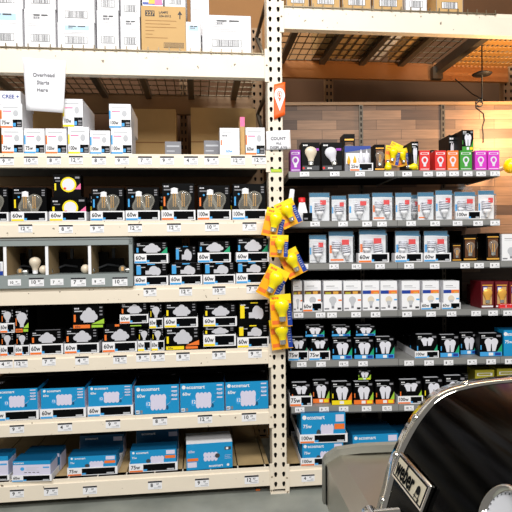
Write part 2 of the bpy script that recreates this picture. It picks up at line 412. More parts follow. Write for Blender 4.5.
def bulb(parent, h, o, Mx=None, glass='bulb_white', base='screw', name='bulb', fy=1.0, n=16, up=True):
    Mx = Mx or Matrix.Identity(3)
    m = MB(); m.lathe([(r*h, z*h) for r, z in BULB], glass, o, n, Mx, fy); b = m.build(name, parent)
    k = MB(); pr = [(0.15, 0.25), (0.15, 0.2)]
    for i in range(4): pr += [(0.135, 0.18-i*0.04), (0.15, 0.165-i*0.04)]
    pr += [(0.08, 0.02), (0.0, 0.0)]
    k.lathe([(r*h, z*h) for r, z in pr], base, o, n, Mx, fy); k.build('screw_base', b)
    return b
def filament_box(w, h, d, accent='orange', tint='glass', foot=0.3):
    """black box whose window shows two clear filament bulbs"""
    r = empty('filament_bulb_box')
    m = MB(); m.box(-w/2, w/2, 0, d, 0, h, 'black')
    z0 = h*foot; k = h-z0
    m.text('LED', -w*0.45, z0+k*0.86, k*0.07, 'bulb_grey'); m.rect(-w*0.45, z0+k*0.74, -w*0.2, z0+k*0.79, 'ink_grey')
    m.rect(-w*0.46, z0+k*0.15, -w*0.41, z0+k*0.5, accent); m.disc(-w*0.32, z0+k*0.6, w*0.03, w*0.03, 'sky')
    for i in range(3): m.rect(w*0.36, z0+k*(0.85-i*0.1), w*0.45, z0+k*(0.9-i*0.1), 'ink_grey')
    m.rect(-w*0.27, z0-h*0.1, w*0.33, z0+k*0.62, 'black_gloss'); m.build('carton', r)
    for cx, hh, upside in ((-w*0.12, k*0.95, True), (w*0.15, k*1.0, False)):
        M3 = Matrix.Rotation(R(180), 3, 'X') if upside else Matrix.Identity(3)
        oz = z0-h*0.08+(hh if upside else 0)*1.0
        b = bulb(r, hh, (cx, -0.006, oz if upside else z0-h*0.2), M3, tint, 'white', 'filament_bulb', 0.25, 12)
        f = MB()
        for q in (-2, -1, 1, 2): f.box(cx+q*0.0035-0.0007, cx+q*0.0035+0.0007, -0.0125, -0.0115, z0+k*0.12, z0+k*0.62, 'gold')
        f.build('filament', b)
    return r
def ring_box(w, h, d):
    m = MB(); m.box(-w/2, w/2, 0, d, 0, h, 'black')
    m.disc(w*0.05, h*0.55, h*0.33, h*0.33, 'yellow', 1, 24); m.disc(w*0.05, h*0.55, h*0.26, h*0.26, 'bulb_white', 2, 24)
    m.rect(-w*0.46, h*0.3, -w*0.4, h*0.6, 'yellow'); m.text('LED', -w*0.45, h*0.8, h*0.08, 'bulb_grey'); m.rect(-w*0.42, h*0.68, -w*0.24, h*0.72, 'ink_grey')
    m.poly([(w*0.5, h*0.35), (w*0.5, h*0.62), (w*0.28, h*0.35)][::-1], 'pink'); m.disc(-w*0.08, h*0.38, w*0.05, h*0.05, 'red', 3)
    m.rect(w*0.3, h*0.82, w*0.46, h*0.9, 'ink_grey')
    return m
def tag_mesh(w, h, price, bar=True):
    m = MB(); m.box(-w/2, w/2, -0.0012, 0, 0, h, 'white')
    m.k = 0
    def rr(a, b, c, e, mt, l=4): m.rect(a, b, c, e, mt, l)
    if bar: rr(-w/2, h*0.8, w/2, h, 'ink')
    m.text(price, -w*0.32, h*0.3, h*0.42, 'ink', 5, maxw=w*0.4); m.text('97', w*0.1, h*0.5, h*0.2, 'ink', 5)
    rr(w*0.2, h*0.3, w*0.42, h*0.36, 'ink_grey'); rr(-w*0.1, h*0.12, w*0.42, h*0.2, 'ink_pale')
    return m
def cfl(parent, h, cx, cz, y, tilt=0.0):
    """spiral bulb lying flat inside a blister"""
    T = Matrix.Rotation(tilt, 3, 'Y')
    m = MB(); pts = []
    n = 4; r = h*0.26
    for i in range(n*10+1):
        t = i/10*2*math.pi; pts.append(T @ Vector((r*math.cos(t), r*0.45*math.sin(t), h*0.02+h*0.48*i/(n*10))) + Vector((cx, y, cz)))
    m.tube(pts, h*0.042, 'bulb_white', 6); b = m.build('spiral_tube', parent)
    k = MB(); k.lathe([(0.0, 0), (h*0.2, 0), (h*0.23, -h*0.08), (h*0.17, -h*0.2), (h*0.12, -h*0.22), (h*0.12, -h*0.4), (0, -h*0.44)], 'white', (cx, y, cz), 12, T, 0.6)
    k.build('ballast', parent)
def blister(w, h, d, n=1, foot=0.0, orange=False, tint='teal'):
    r = empty('blister_pack')
    m = MB(); m.box(-w*0.47, w*0.47, d*0.55, d*0.6, 0.002, h*0.98, 'blister_card')
    m.k = 0; base = MB()
    m.add([(-w*0.47, 0.0035, h*0.85), (w*0.47, 0.0035, h*0.81), (w*0.47, 0.0035, h*0.855), (-w*0.47, 0.0035, h*0.855)], [(0,1,2,3)], tint)
    m.add([(0.0, 0.002, h*0.56), (w*0.28, 0.002, h*0.56), (w*0.28, 0.002, h*0.72), (0.0, 0.002, h*0.72)], [(0,1,2,3)], 'red')
    m.add([(-w*0.47, d*0.548, h*0.84), (w*0.47, d*0.548, h*0.84), (w*0.47, d*0.548, h*0.98), (-w*0.47, d*0.548, h*0.98)], [(0,1,2,3)], tint)
    m.add([(-w*0.45, d*0.547, h*0.3), (-w*0.36, d*0.547, h*0.3), (-w*0.36, d*0.547, h*0.55), (-w*0.45, d*0.547, h*0.55)], [(0,1,2,3)], 'orange' if orange else 'sky')
    m.add([(-w*0.42, d*0.547, 0.01), (w*0.1, d*0.547, 0.01), (w*0.1, d*0.547, h*0.12), (-w*0.42, d*0.547, h*0.12)], [(0,1,2,3)], 'orange' if orange else 'ink_pale')
    m.build('card', r)
    if n == 1: cfl(r, h*0.62, 0.0, h*0.34, d*0.32)
    else:
        cfl(r, h*0.5, -w*0.22, h*0.42, d*0.32, 0.12); cfl(r, h*0.5, w*0.2, h*0.30, d*0.32, -0.1)
    s = MB(); s.bbox(-w/2, w/2, 0, d, 0, h*0.86, 'plastic', 0.004)
    s.box(-w/2, w/2, d*0.5, d*0.62, h*0.86, h, 'plastic'); s.build('clear_shell', r)
    return r
def white_box(w, h, d, style='orange'):
    m = MB(); m.box(-w/2, w/2, 0, d, 0, h, 'white')
    z = h*0.56
    if style == 'orange': m.rect(-w/2, z, w/2, z+h*0.12, 'brown'); m.rect(w*0.02, z, w*0.3, z+h*0.09, 'gold', 2); m.rect(-w*0.4, z, -w*0.1, z+h*0.07, 'olive', 2); m.rect(w*0.3, h*0.33, w*0.48, h*0.38, 'orange')
    elif style == 'blue': m.rect(-w/2, z, 0, z+h*0.12, 'deepblue'); m.rect(0, z, w/2, z+h*0.12, 'orange'); m.rect(w*0.15, z, w*0.4, z+h*0.06, 'gold', 2); m.rect(w*0.3, h*0.33, w*0.48, h*0.38, 'sky')
    m.rect(-w*0.35, h*0.82, w*0.1, h*0.84, 'ink_grey'); m.rect(-w*0.35, h*0.76, w*0.3, h*0.775, 'ink_pale')
    m.disc(0, h*0.36, w*0.2, w*0.2, 'bulb_frost' if style == 'blue' else 'ink_pale', 1, 18); m.poly([(-w*0.15, h*0.32), (-w*0.07, h*0.16), (w*0.07, h*0.16), (w*0.15, h*0.32)], 'ink_pale'); m.rect(-w*0.07, h*0.08, w*0.07, h*0.16, 'ink_grey')
    m.rect(-w*0.45, h*0.05, -w*0.2, h*0.1, 'ink_grey'); m.rect(w*0.25, h*0.04, w*0.45, h*0.11, 'ink')
    m.rect(-w/2, 0, -w*0.48, h, 'ink_pale'); m.rect(w*0.48, 0, w*0.5, h, 'ink_pale')
    return m
def twin_box(w, h, d, bot='sky', corner='green', foot=0.0):
    m = MB(); m.box(-w/2, w/2, 0, d, 0, h, 'black')
    k = h*(1-foot); z0 = h*foot
    tooth(m, 0.02*w, z0+k*0.5, w*0.6, k*0.6)
    m.text('LED', -w*0.42, h*0.88, h*0.06, 'white'); m.rect(-w*0.42, h*0.80, w*0.1, h*0.83, 'ink_pale')
    m.rect(w*0.25, h*0.85, w*0.44, h*0.93, 'ink_grey')
    m.poly([(w*0.5, h*0.2), (w*0.5, h*0.55), (w*0.28, h*0.2)][::-1], corner)
    m.rect(-w*0.49, h*0.01, w*0.49, h*0.2, bot); m.rect(-w*0.1, h*0.04, w*0.1, h*0.17, 'white', 2); m.rect(w*0.18, h*0.04, w*0.44, h*0.17, 'deepblue' if bot == 'sky' else 'yellow', 2)
    m.rect(-w*0.47, h*0.3, -w*0.42, h*0.5, bot)
    m.add([(-w*0.45,d*0.1,h+0.0004),(w*0.3,d*0.1,h+0.0004),(w*0.3,d*0.35,h+0.0004),(-w*0.45,d*0.35,h+0.0004)], [(0,1,2,3)], 'ink_pale')
    return m
def colour_box(w, h, d, c):
    m = MB(); m.box(-w/2, w/2, 0, d, 0, h, c)
    m.rect(-w*0.4, h*0.8, w*0.4, h*0.9, 'white'); m.rect(-w*0.33, h*0.82, w*0.3, h*0.88, c, 2)
    bulbshape(m, 0, h*0.45, h*0.5, 'bulb_white', 1); m.disc(0, h*0.52, h*0.09, h*0.11, c, 2)
    m.rect(-w*0.42, h*0.06, w*0.42, h*0.09, 'white')
    return m
def gold_box(w, h, d, c='black', win='gold', foot=0.0):
    r = empty('vintage_bulb_box')
    m = MB(); m.box(-w/2, w/2, 0, d, 0, h, c)
    m.rect(-w*0.36, h*0.14, w*0.36, h*0.8, 'brown' if c == 'black' else 'kraft'); m.rect(-w*0.4, h*0.84, w*0.4, h*0.88, 'gold'); m.rect(-w*0.45, h*0.04, w*0.45, h*0.1, 'gold' if c == 'black' else 'white')
    if c == 'darkred': m.rect(-w*0.36, h*0.56, w*0.0, h*0.82, 'deepblue', 2); m.rect(-w*0.32, h*0.6, -w*0.04, h*0.78, 'white', 3)
    m.build('carton', r)
    b = bulb(r, h*0.56, (0.0, -0.004, h*0.18), None, 'glass' if c == 'black' else 'gold', 'screw', 'amber_bulb', 0.3, 12)
    f = MB()
    for q in (-1, 1): f.box(q*w*0.07-0.0012, q*w*0.07+0.0012, -0.006, -0.0045, h*0.32, h*0.62, 'amber')
    f.build('filament', b)
    return r
def bulb_front_box(w, h, d, tilt=0.0, c='black'):
    r = empty('single_bulb_box')
    m = MB(); m.box(-w/2, w/2, 0, d, 0, h, c)
    m.text('LED', -w*0.42, h*0.88, h*0.06, 'white'); m.rect(w*0.2, h*0.72, w*0.45, h*0.8, 'purple'); m.rect(-w*0.46, h*0.04, w*0.46, h*0.2, 'dark_grey'); m.disc(-w*0.4, h*0.12, w*0.06, w*0.06, 'red', 2)
    m.text('SMART', -w*0.2, h*0.09, h*0.06, 'white', 3)
    m.build('carton', r)
    Mx = Matrix.Rotation(tilt, 3, 'Y')
    bulb(r, h*0.66, (0.0 - math.sin(tilt)*h*0.3, -0.004, h*0.2), Mx, 'bulb_frost' if tilt == 0 else 'bulb_white', 'screw', 'bulb', 0.45, 16)
    return r
def candle_pack(w, h, d):
    r = empty('candle_bulb_pack')
    m = MB(); m.box(-w/2, w/2, 0, d, 0, h, 'ink_grey'); m.poly([(-w/2, h*0.75), (w/2, h*0.9), (w/2, h), (-w/2, h)], 'deepblue'); m.rect(-w*0.45, h*0.3, w*0.45, h*0.72, 'white'); m.build('card', r)
    for x, s in ((-w*0.35, 0.6), (-w*0.12, 0.6), (w*0.12, 1), (w*0.34, 1)):
        k = MB(); k.lathe([(0, 0.6*h*s), (0.03*h*s, 0.5*h*s), (0.11*h*s, 0.25*h*s), (0.1*h*s, 0.1*h*s), (0.06*h*s, 0)], 'bulb_white' if s == 1 else 'amber', (x, -0.004, h*0.28), 10, None, 0.5); k.build('candle_bulb', r)
    return r
def hang_pack(w, h):
    """carded yellow bulb, origin at the card centre, card in the xz plane"""
    r = empty('yellow_bulb_pack')
    m = MB(); m.box(-w/2, w/2, 0, 0.0015, -h/2, h/2, 'amber')
    m.rect(-w*0.5, h*0.3, w*0.5, h*0.5, 'yellow'); m.rect(-w*0.45, h*0.02, -w*0.12, h*0.2, 'orange'); m.rect(-w*0.45, -h*0.42, -w*0.1, -h*0.3, 'orange')
    m.rect(w*0.28, -h*0.48, w*0.5, h*0.2, 'deepblue'); lines(m, w*0.32, h*0.12, w*0.14, 6, h*0.08, 'white', 2)
    m.text('LED', -w*0.4, h*0.36, h*0.08, 'orange', 3); m.build('card', r)
    bulb(r, h*0.72, (w*0.02, -h*0.12, -h*0.34), None, 'yellow_bulb', 'screw', 'yellow_bulb', 0.8, 20)
    return r

# ------------------------------------------------------------------ setting
fl = MB(); fl.box(-4, 5, -3, 6, -0.05, 0, 'concrete'); tag(fl.build('floor'), None, None, kind='structure')
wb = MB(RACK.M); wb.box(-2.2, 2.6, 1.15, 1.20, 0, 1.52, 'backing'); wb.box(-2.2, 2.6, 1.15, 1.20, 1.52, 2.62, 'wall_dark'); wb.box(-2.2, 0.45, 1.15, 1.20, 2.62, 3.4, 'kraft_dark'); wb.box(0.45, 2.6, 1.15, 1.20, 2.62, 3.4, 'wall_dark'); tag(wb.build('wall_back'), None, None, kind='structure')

# ------------------------------------------------------------------ rack
def zof(x, y, fr=RACK, d=0): return fr.hit(x, y, d)[1]
uL = RACK.hit(-60, 250)[0]
post_u0 = RACK.hit(269.3, 250)[0]; post_u1 = RACK.hit(284.3, 250)[0]
uR = RACK.hit(590, 250)[0]
rack = empty('pallet_rack'); rack.location = RACK.w((post_u0+post_u1)/2, 0, 0)
RT = Matrix.Translation(-rack.location) @ RACK.M
tag(rack, 'cream steel warehouse rack with perforated post and wide beams holding all the bulb shelves', 'shelving rack')
def perforated(m, u0, u1, z0, z1, y, c='cream', pitch=0.0508, hw=0.0085, hh=0.0135, cols=(0.24, 0.78)):
    n = int((z1-z0)/pitch)
    um = (u0+u1)/2
    for i in range(n):
        a, b = z0+i*pitch, z0+(i+1)*pitch
        for k, (ca, cb) in enumerate(((u0, um), (um, u1))):
            cx = u0+(u1-u0)*cols[k]; cz = (a+b)/2
            out = [(ca, a), ((ca+cb)/2, a), (cb, a), (cb, cz), (cb, b), ((ca+cb)/2, b), (ca, b), (ca, cz)]
            # teardrop: wide at the top, narrow at the foot
            inn = [(cx-hw*0.55, cz-hh*0.8), (cx, cz-hh), (cx+hw*0.55, cz-hh*0.8), (cx+hw, cz+hh*0.25), (cx+hw*0.75, cz+hh*0.85), (cx, cz+hh), (cx-hw*0.75, cz+hh*0.85), (cx-hw, cz+hh*0.25)]
            vs = [(p[0], y, p[1]) for p in out+inn]
            m.add(vs, [(q, (q+1) % 8, 8+(q+1) % 8, 8+q) for q in range(8)], c)
            vs2 = [(p[0], y, p[1]) for p in inn]+[(p[0], y+0.003, p[1]) for p in inn]
            m.add(vs2, [(q, (q+1) % 8, 8+(q+1) % 8, 8+q) for q in range(8)], 'cream_dark')  # hole edges in a darker cream
    return z0+n*pitch
def upright(u0, u1, d0, z1=2.75, c='cream', depth=0.075, name='post'):
    m = MB(RT); zt = perforated(m, u0, u1, 0.02, z1, d0, c)
    m.box(u0, u0+0.003, d0, d0+depth, 0, zt, c); m.box(u1-0.003, u1, d0, d0+depth, 0, zt, c)
    m.box(u0+0.004, u1-0.004, d0+0.02, d0+0.022, 0, zt, 'hole')  # near-black sheet standing in for the shade behind the holes
    m.box(u0-0.01, u1+0.01, d0-0.01, d0+depth+0.01, 0, 0.006, c)
    return m.build(name, rack)
upright(post_u0, post_u1, 0.0)
upright(uR-0.02, uR+0.055, 0.0)
upright(uL-0.075, uL, 0.0)
RD = 0.78
for u in (post_u0, uR-0.02, uL-0.075): upright(u, u+0.075, RD, c='steel_rear', depth=0.05, name='rear_post')
# frame bracing between the front and the rear post
br = MB(RT)
for i in range(5):
    za, zb = 0.15+i*0.5, 0.65+i*0.5
    um = (post_u0+post_u1)/2
    br.tube([(um, 0.06, za), (um, RD, zb)], 0.012, 'steel_dark', 6)
    br.tube([(um, 0.06, zb), (um, RD, zb)], 0.012, 'steel_dark', 6)
br.build('brace', rack)
def beam(u0, u1, z0, z1, d0=0.0, d1=0.045, c='cream', name='beam'):
    m = MB(RT); st = min(0.02, (z1-z0)*0.22)
    prof = [(d0, z0), (d0, z1-st), (d0+0.008, z1-st), (d0+0.008, z1), (d1, z1), (d1, z0)]
    n = len(prof)
    vs = [(u0, a, b) for a, b in prof]+[(u1, a, b) for a, b in prof]
    m.add(vs, [(i, n+i, n+(i+1) % n, (i+1) % n) for i in range(n)]+[tuple(range(n)), tuple(range(2*n-1, n-1, -1))], c)
    b = m.build(name, rack, 0.0015)
    return b
ZS = {}
shelves = {0: (140, 49.5, 75.5), 1: (140, 153.7, 168), 2: (140, 220.5, 236), 3: (140, 286, 302.5), 4: (140, 352, 368.5), 5: (140, 415.5, 430.5), 6: (140, 475, 494)}
for k, (x, yt, yb) in shelves.items():
    zt, zb = zof(x, yt), zof(x, yb); ZS[k] = zt
    if k == 0:
        m = beam(uL, post_u0, zb, zt)
    else: beam(uL, post_u0, zb, zt)
    beam(uL, post_u0, zb, zt, RD-0.03, RD, 'steel_rear', 'rear_beam')
    # end connector plates hooked on the post
    cp = MB(RT); cz = (zt+zb)/2
    cp.bbox(post_u0-0.012, post_u0+0.010, -0.005, -0.001, zb-0.02, zt+0.02, 'cream', 0.001)
    cp.lathe([(0, 0.003), (0.004, 0.003), (0.005, 0)], 'cream_dark', (post_u0-0.002, -0.005, cz), 8, Matrix.Rotation(R(90), 3, 'X')); cp.build('connector_plate', rack)
ZR0t, ZR0b = zof(400, 9.5), zof(400, 32.5)
ZR6t, ZR6b = zof(305, 466.5), zof(305, 486)
for zb, zt in ((ZR0b, ZR0t), (ZR6b, ZR6t)):
    beam(post_u1, uR, zb, zt); beam(post_u1, uR, zb, zt, RD-0.03, RD, 'steel_rear_lit', 'rear_beam')
    cp = MB(RT); cp.bbox(post_u1-0.010, post_u1+0.012, -0.005, -0.001, zb-0.02, zt+0.02, 'cream', 0.001)
    cp.lathe([(0, 0.003), (0.004, 0.003), (0.005, 0)], 'cream_dark', (post_u1-0.001, -0.005, (zb+zt)/2), 8, Matrix.Rotation(R(90), 3, 'X')); cp.build('connector_plate', rack)
# decks
def wire_deck(u0, u1, z, name='wire_deck', step=0.052):
    m = MB(RT); t = 0.0025
    n = int((u1-u0)/step)
    for i in range(n+1):
        u = u0+0.01+i*step
        if u > u1: break
        m.box(u-t, u+t, 0.0, RD, z-2*t, z, 'wire'); m.box(u-t, u+t, -0.003, 0.002, z-0.012, z+0.012, 'wire')
    for j in range(9):
        y = 0.004+j*(RD-0.03)/8; m.box(u0, u1, y-t, y+t, z-3*t, z-t, 'wire')
    o = m.build(name, rack)
    k = u0+0.12
    while k < u1:
        s = MB(RT); s.box(k-0.018, k+0.018, 0.045, RD-0.03, z-0.035, z-0.008, 'steel_dark'); s.build('deck_support', rack); k += 0.27
    return o
wire_deck(uL, post_u0, ZS[0]+0.002)
uPerf = RACK.hit(503, 16)[0]
wire_deck(post_u1, uPerf-0.035, ZR0t+0.002)
for k in range(1, 6):
    m = MB(RT); m.box(uL, post_u0, 0.012, RD, ZS[k]-0.012, ZS[k], 'backing' if k > 1 else 'shelf_grey'); m.build('shelf_board', rack)
for k, (a, b, z) in enumerate(((uL, post_u0, ZS[6]), (post_u1, uR, ZR6t))):
    u = a+0.01
    while u < b-0.03:
        m = MB(RT); w = min(0.135, b-u-0.01); m.box(u, u+w, 0.012, RD, z-0.018, z, 'plank_deck'); m.build('deck_plank', rack, 0.001); u += w+0.006
# perforated deck on the right
pf = MB(RT)
z = ZR0t-0.02
for y in [0.05+i*0.09 for i in range(9)]: pf.box(uPerf, uR, y, y+0.05, z, z+0.004, 'perf')
u = uPerf
while u < uR:
    pf.box(u, u+0.012, 0.045, RD, z+0.001, z+0.005, 'perf'); u += 0.03
pf.build('perforated_deck', rack)
pc = MB(RT); pc.box(uPerf-0.035, uPerf+0.01, 0.045, RD-0.03, z-0.06, z, 'steel_dark'); pc.box(uPerf-0.06, uPerf+0.01, RD-0.07, RD-0.03, z-0.10, z-0.02, 'steel_dark'); pc.build('deck_channel', rack)
# thin slotted post standing at the back of the left bay
ub = RACK.hit(184, 130, 0.9)[0]
bp = MB(); bp.box(-0.025, 0.025, 0, 0.03, 0, 2.7, 'steel_rear')
for i in range(50):
    for q in (-0.012, 0.012): bp.rect(q-0.004, 0.03+i*0.05, q+0.004, 0.055+i*0.05, 'hole')
put(bp.build('slotted_post'), RACK, ub, 0.86, 0); tag(bpy.data.objects['slotted_post'], 'grey slotted steel post standing behind the left bay', 'post')

ub = RACK.hit(329, 90, 0.95)[0]
bp = MB(); bp.box(-0.03, 0.03, 0, 0.03, 0, 3.0, 'steel_rear')
for i in range(58):
    for q in (-0.014, 0.014): bp.rect(q-0.006, 0.03+i*0.05, q+0.006, 0.055+i*0.05, 'hole')
o = put(bp.build('slotted_post'), RACK, ub, 0.95, 0); tag(o, 'slotted steel post showing above the wood-plank back of the right bay', 'post')
# ------------------------------------------------------------------ generic placement
def place(o, fr, u, d, z, rot, label, cat, group=None):
    put(o, fr, u, d, z, rot); tag(o, label, cat, group); return o
J = lambda a=0.8: R(random.uniform(-a, a))

# ---- top deck cartons, left bay
def top_carton(nm, x0, x1, yt, yb, label, mk, d=0.012, dep=0.42, zs=None, grp='cartons on the overhead deck'):
    u, w, h, z = dims(RACK, x0, x1, yt, yb, d, zs)
    m = mk(w*0.985, h, dep); o = m.build(nm); place(o, RACK, u, d, z, J(0.3), label, 'box', grp); return z+h
z0 = ZS[0]+0.002+0.001
def CW(**k): return lambda w, h, d: carton(w, h, d, **k)
za = top_carton('carton', -22, 23.2, 8.5, 48, 'white shipping carton with blue label, lower left corner of the overhead deck', CW(blue=True), zs=z0)
top_carton('carton', -22, 23.2, -30, 8, 'white shipping carton cut off at the top left picture corner', CW(), zs=za+0.001)
za = top_carton('carton', 24, 56, 9.5, 48, 'white carton with wide barcode above the hanging overhead notice', CW(), zs=z0)
top_carton('carton', 24, 56, -30, 8, 'white carton stacked upon the carton above the hanging notice', CW(), zs=za+0.001)
za = top_carton('carton', 57, 95, 22.5, 47, 'short white carton with pale blue label strip, overhead deck', CW(blue=True), zs=z0)
top_carton('carton', 57, 95, -18, 21.5, 'white carton resting on the short carton with blue strip', CW(bottom=0.06), zs=za+0.001)
za = top_carton('carton', 96.5, 119, 10.5, 48, 'narrow white carton between short blue-label carton and its narrow neighbour', CW(), zs=z0)
top_carton('carton', 96.5, 119, -30, 9.5, 'narrow white carton atop the left one of two narrow cartons', CW(bottom=0.03), zs=za+0.001)
za = top_carton('carton', 120, 140.3, 16.5, 48, 'narrow white carton immediately left of the brown carton', CW(), zs=z0)
top_carton('carton', 120, 140.3, -25, 15.5, 'narrow white carton stacked highest just left of brown carton', CW(bottom=0.06), zs=za+0.001)
zb_ = top_carton('carton', 141, 186, 6.5, 47.5, 'brown cardboard carton with arrow and black number patch', brown_carton, zs=z0)
top_carton('carton', 164, 185.5, -30, 5.5, 'white carton lying on the right half of the brown carton', CW(bottom=0.02), zs=zb_+0.001)
def photo_box(w, h, d):
    m = MB(); m.box(-w/2, w/2, 0, d, 0, h, 'white'); m.rect(-w*0.48, h*0.04, w*0.48, h*0.14, 'deepblue'); m.rect(-w*0.2, h*0.08, w*0.25, h*0.5, 'amber', 2); m.rect(w*0.1, h*0.05, w*0.45, h*0.3, 'pink', 3); return m
top_carton('printed_box', 142, 163, -20, 5.5, 'box with colourful blue and orange print on top of brown carton', photo_box, zs=zb_+0.001)
top_carton('carton', 185.7, 201, 22, 47, 'slim upright white carton right beside the brown carton', CW(bars=False, blue=True), zs=z0, dep=0.13)
zc = top_carton('carton', 201.6, 251.5, 15.5, 46.5, 'big wide white carton at right end of left overhead deck', CW(), zs=z0, dep=0.13)
top_carton('carton', 190, 209, -30, 15, 'white carton behind the slim carton, reaching past the top', CW(bottom=0.2), d=0.16, dep=0.25, zs=z0)
# right bay top cartons: only their feet show
for i, (x0, x1, c, lab) in enumerate(((286, 309, 'kraft', 'brown carton foot nearest the post on right overhead deck'), (311, 340, 'kraft', 'tan carton second from the post on right overhead deck'),
        (342, 371, 'kraft', 'tan carton third from the post on right overhead deck'), (373, 403, 'kraft', 'tan carton left of the white one on right overhead deck'),
        (405, 427, 'carton_white', 'white carton between two brown cartons on right overhead deck'), (436, 463, 'kraft', 'brown carton farthest right on the right overhead deck'))):
    top_carton('carton', x0, x1, -35, 8, lab, (lambda c: lambda w, h, d: carton(w, h, d, c, True, False, 0.03))(c), zs=ZR0t+0.003, dep=0.3 if i < 2 else 0.72)

# ---- shelf 1: white single bulb boxes
def led(nm, x0, x1, yt, yb, acc, watt, label, zs, d=0.014, dep=0.16):
    u, w, h, z = dims(RACK, x0, x1, yt, yb, d, zs)
    m = led_box(w*0.98, h, dep, acc, watt); place(m.build(nm), RACK, u, d, z, J(0.5), label, 'box', 'white bulb boxes'); return z+h
z1 = ZS[1]+0.001
t1 = led('bulb_box', 1.5, 23.3, 128, 153, 'orange', '75w', 'white bulb box with orange band, lowest of the stack at left edge', z1)
t1 = led('bulb_box', 0, 22.5, 103.5, 127, 'orange', '75w', 'white bulb box with orange band, middle of the stack at left edge', t1+0.001)
u, w, h, z = dims(RACK, -2, 20.5, 91, 103, 0.014, t1+0.001)
m = MB(); m.box(-w/2, w/2, 0, 0.2, 0, h, 'white'); m.text('CREE +', -w*0.32, h*0.4, h*0.3, 'deepblue'); place(m.build('bulb_box'), RACK, u, 0.014, z, 0, 'white box lettered in dark blue atop the stack at left edge', 'box')
led('bulb_box', 24, 44.8, 128.5, 153, 'sky', '75w', 'white bulb box with blue band beneath the hanging overhead notice', z1)
led('bulb_box', 45.5, 66.8, 128.5, 153, 'orange', '100w', 'white orange-banded bulb box left of the yellow-banded stack', z1)
t4 = led('bulb_box', 68, 89.3, 127, 153, 'yellow', '100w', 'white yellow-banded bulb box, lower one of its stack', z1)
led('bulb_box', 62.5, 83, 99, 126, 'yellow', '100w', 'white yellow-banded bulb box, upper one of its stack', t4+0.001, dep=0.3)
led('bulb_box', 90, 110.3, 130.5, 153, 'sky', '100w', 'white blue-banded bulb box between yellow stack and taller blue stack', z1)
t6 = led('bulb_box', 111, 132, 128, 153, 'sky', '100w', 'lower white blue-banded box in the stack with tan back behind', z1)
led('bulb_box', 109, 131, 104, 127.5, 'sky', '100w', 'upper white blue-banded box stacked beside the tan back', t6+0.001, dep=0.3)
led('bulb_box', 245.5, 265, 127.5, 153, 'orange', '60w', 'white box with black label corner right beside the post', z1)
u, w, h, z = dims(RACK, 220, 239.5, 128, 153, 0.014, z1)
m = MB(); m.box(-w/2, w/2, 0, 0.12, 0, h, 'white'); m.rect(-w*0.38, h*0.82, w*0.1, h*0.84, 'ink_pale'); m.rect(-w*0.46, h*0.35, -w*0.4, h*0.55, 'orange'); m.text('60w', -w*0.2, h*0.08, h*0.1, 'sky'); m.text('LED', -w*0.38, h*0.68, h*0.07, 'ink_grey'); lines(m, -w*0.2, h*0.55, w*0.5, 3, h*0.06, 'ink_pale')
place(m.build('bulb_box'), RACK, u, 0.014, z, 0, 'plain white box left of the thin tan box near post', 'box')
u, w, h, z = dims(RACK, 240.2, 244.8, 117, 153, 0.03, z1)
m = MB(); m.box(-w/2, w/2, 0, 0.1, 0, h, 'kraft'); m.rect(-w*0.5, h*0.75, w*0.5, h, 'pink'); place(m.build('thin_box'), RACK, u, 0.03, z, 0, 'thin upright tan box with pink top between two white boxes', 'box')
for i, (a, b, t, lab) in enumerate(((165, 181, 141.5, 'small grey box left of centre on the half-empty shelf'), (204, 220, 140.5, 'small grey box touching the plain white box near post'))):
    u, w, h, z = dims(RACK, a, b, t, 153, 0.10, z1)
    m = MB(); m.box(-w/2, w/2, 0, 0.1, 0, h, 'ink_grey'); m.rect(-w*0.4, h*0.65, w*0.4, h*0.75, 'ink_pale'); m.rect(-w*0.4, h*0.35, w*0.1, h*0.42, 'ink_pale')
    place(m.build('small_box'), RACK, u, 0.10, z, J(2), lab, 'box')
# brown cartons at the back of shelf 1
for i, (a, b, t, lab) in enumerate(((30, 62, 114, 'brown carton at the shelf back under the hanging notice'), (133, 176, 114, 'brown carton at the shelf back left of slotted post'), (191, 256, 113, 'wide brown carton at the shelf back right of slotted post'))):
    u, w, h, z = dims(RACK, a, b, t, 153, 0.55, z1)
    m = MB(); m.box(-w/2, w/2, 0, 0.18, 0, h+0.03, 'kraft'); m.rect(-w*0.5, h*0.48, w*0.5, h*0.5, 'kraft_dark'); place(m.build('brown_carton'), RACK, u, 0.55, z, J(1), lab, 'box', 'brown cartons at the shelf back')

# ---- multipack box + tray
def boxtray(fr, x0, x1, yt, ym, yb, zs, acc, watt, blab, tlab, mk, d=0.014, dep=0.13, sh=0.004, lbl=0.35, tgrp='white display trays', bgrp='boxes in display trays', tdep=None, c='white', gap=0.0035):
    u, w, h, z = dims(fr, x0, x1, yt, yb, d, zs)
    th = h*(yb-ym)/(yb-yt)
    t = tray(w*0.985, th, tdep or dep+gap+0.005, acc, watt, lbl, c); r = J(0.4); place(t, fr, u, d, z, r, tlab, 'display tray', tgrp)
    o = mk(w*0.985-2*sh-0.001, h-0.0025, dep, th/h); o = o if isinstance(o, bpy.types.Object) else o.build('bulb_box')
    place(o, fr, u, d+gap, z+0.0022, r, blab, 'box', bgrp)
    return z+h
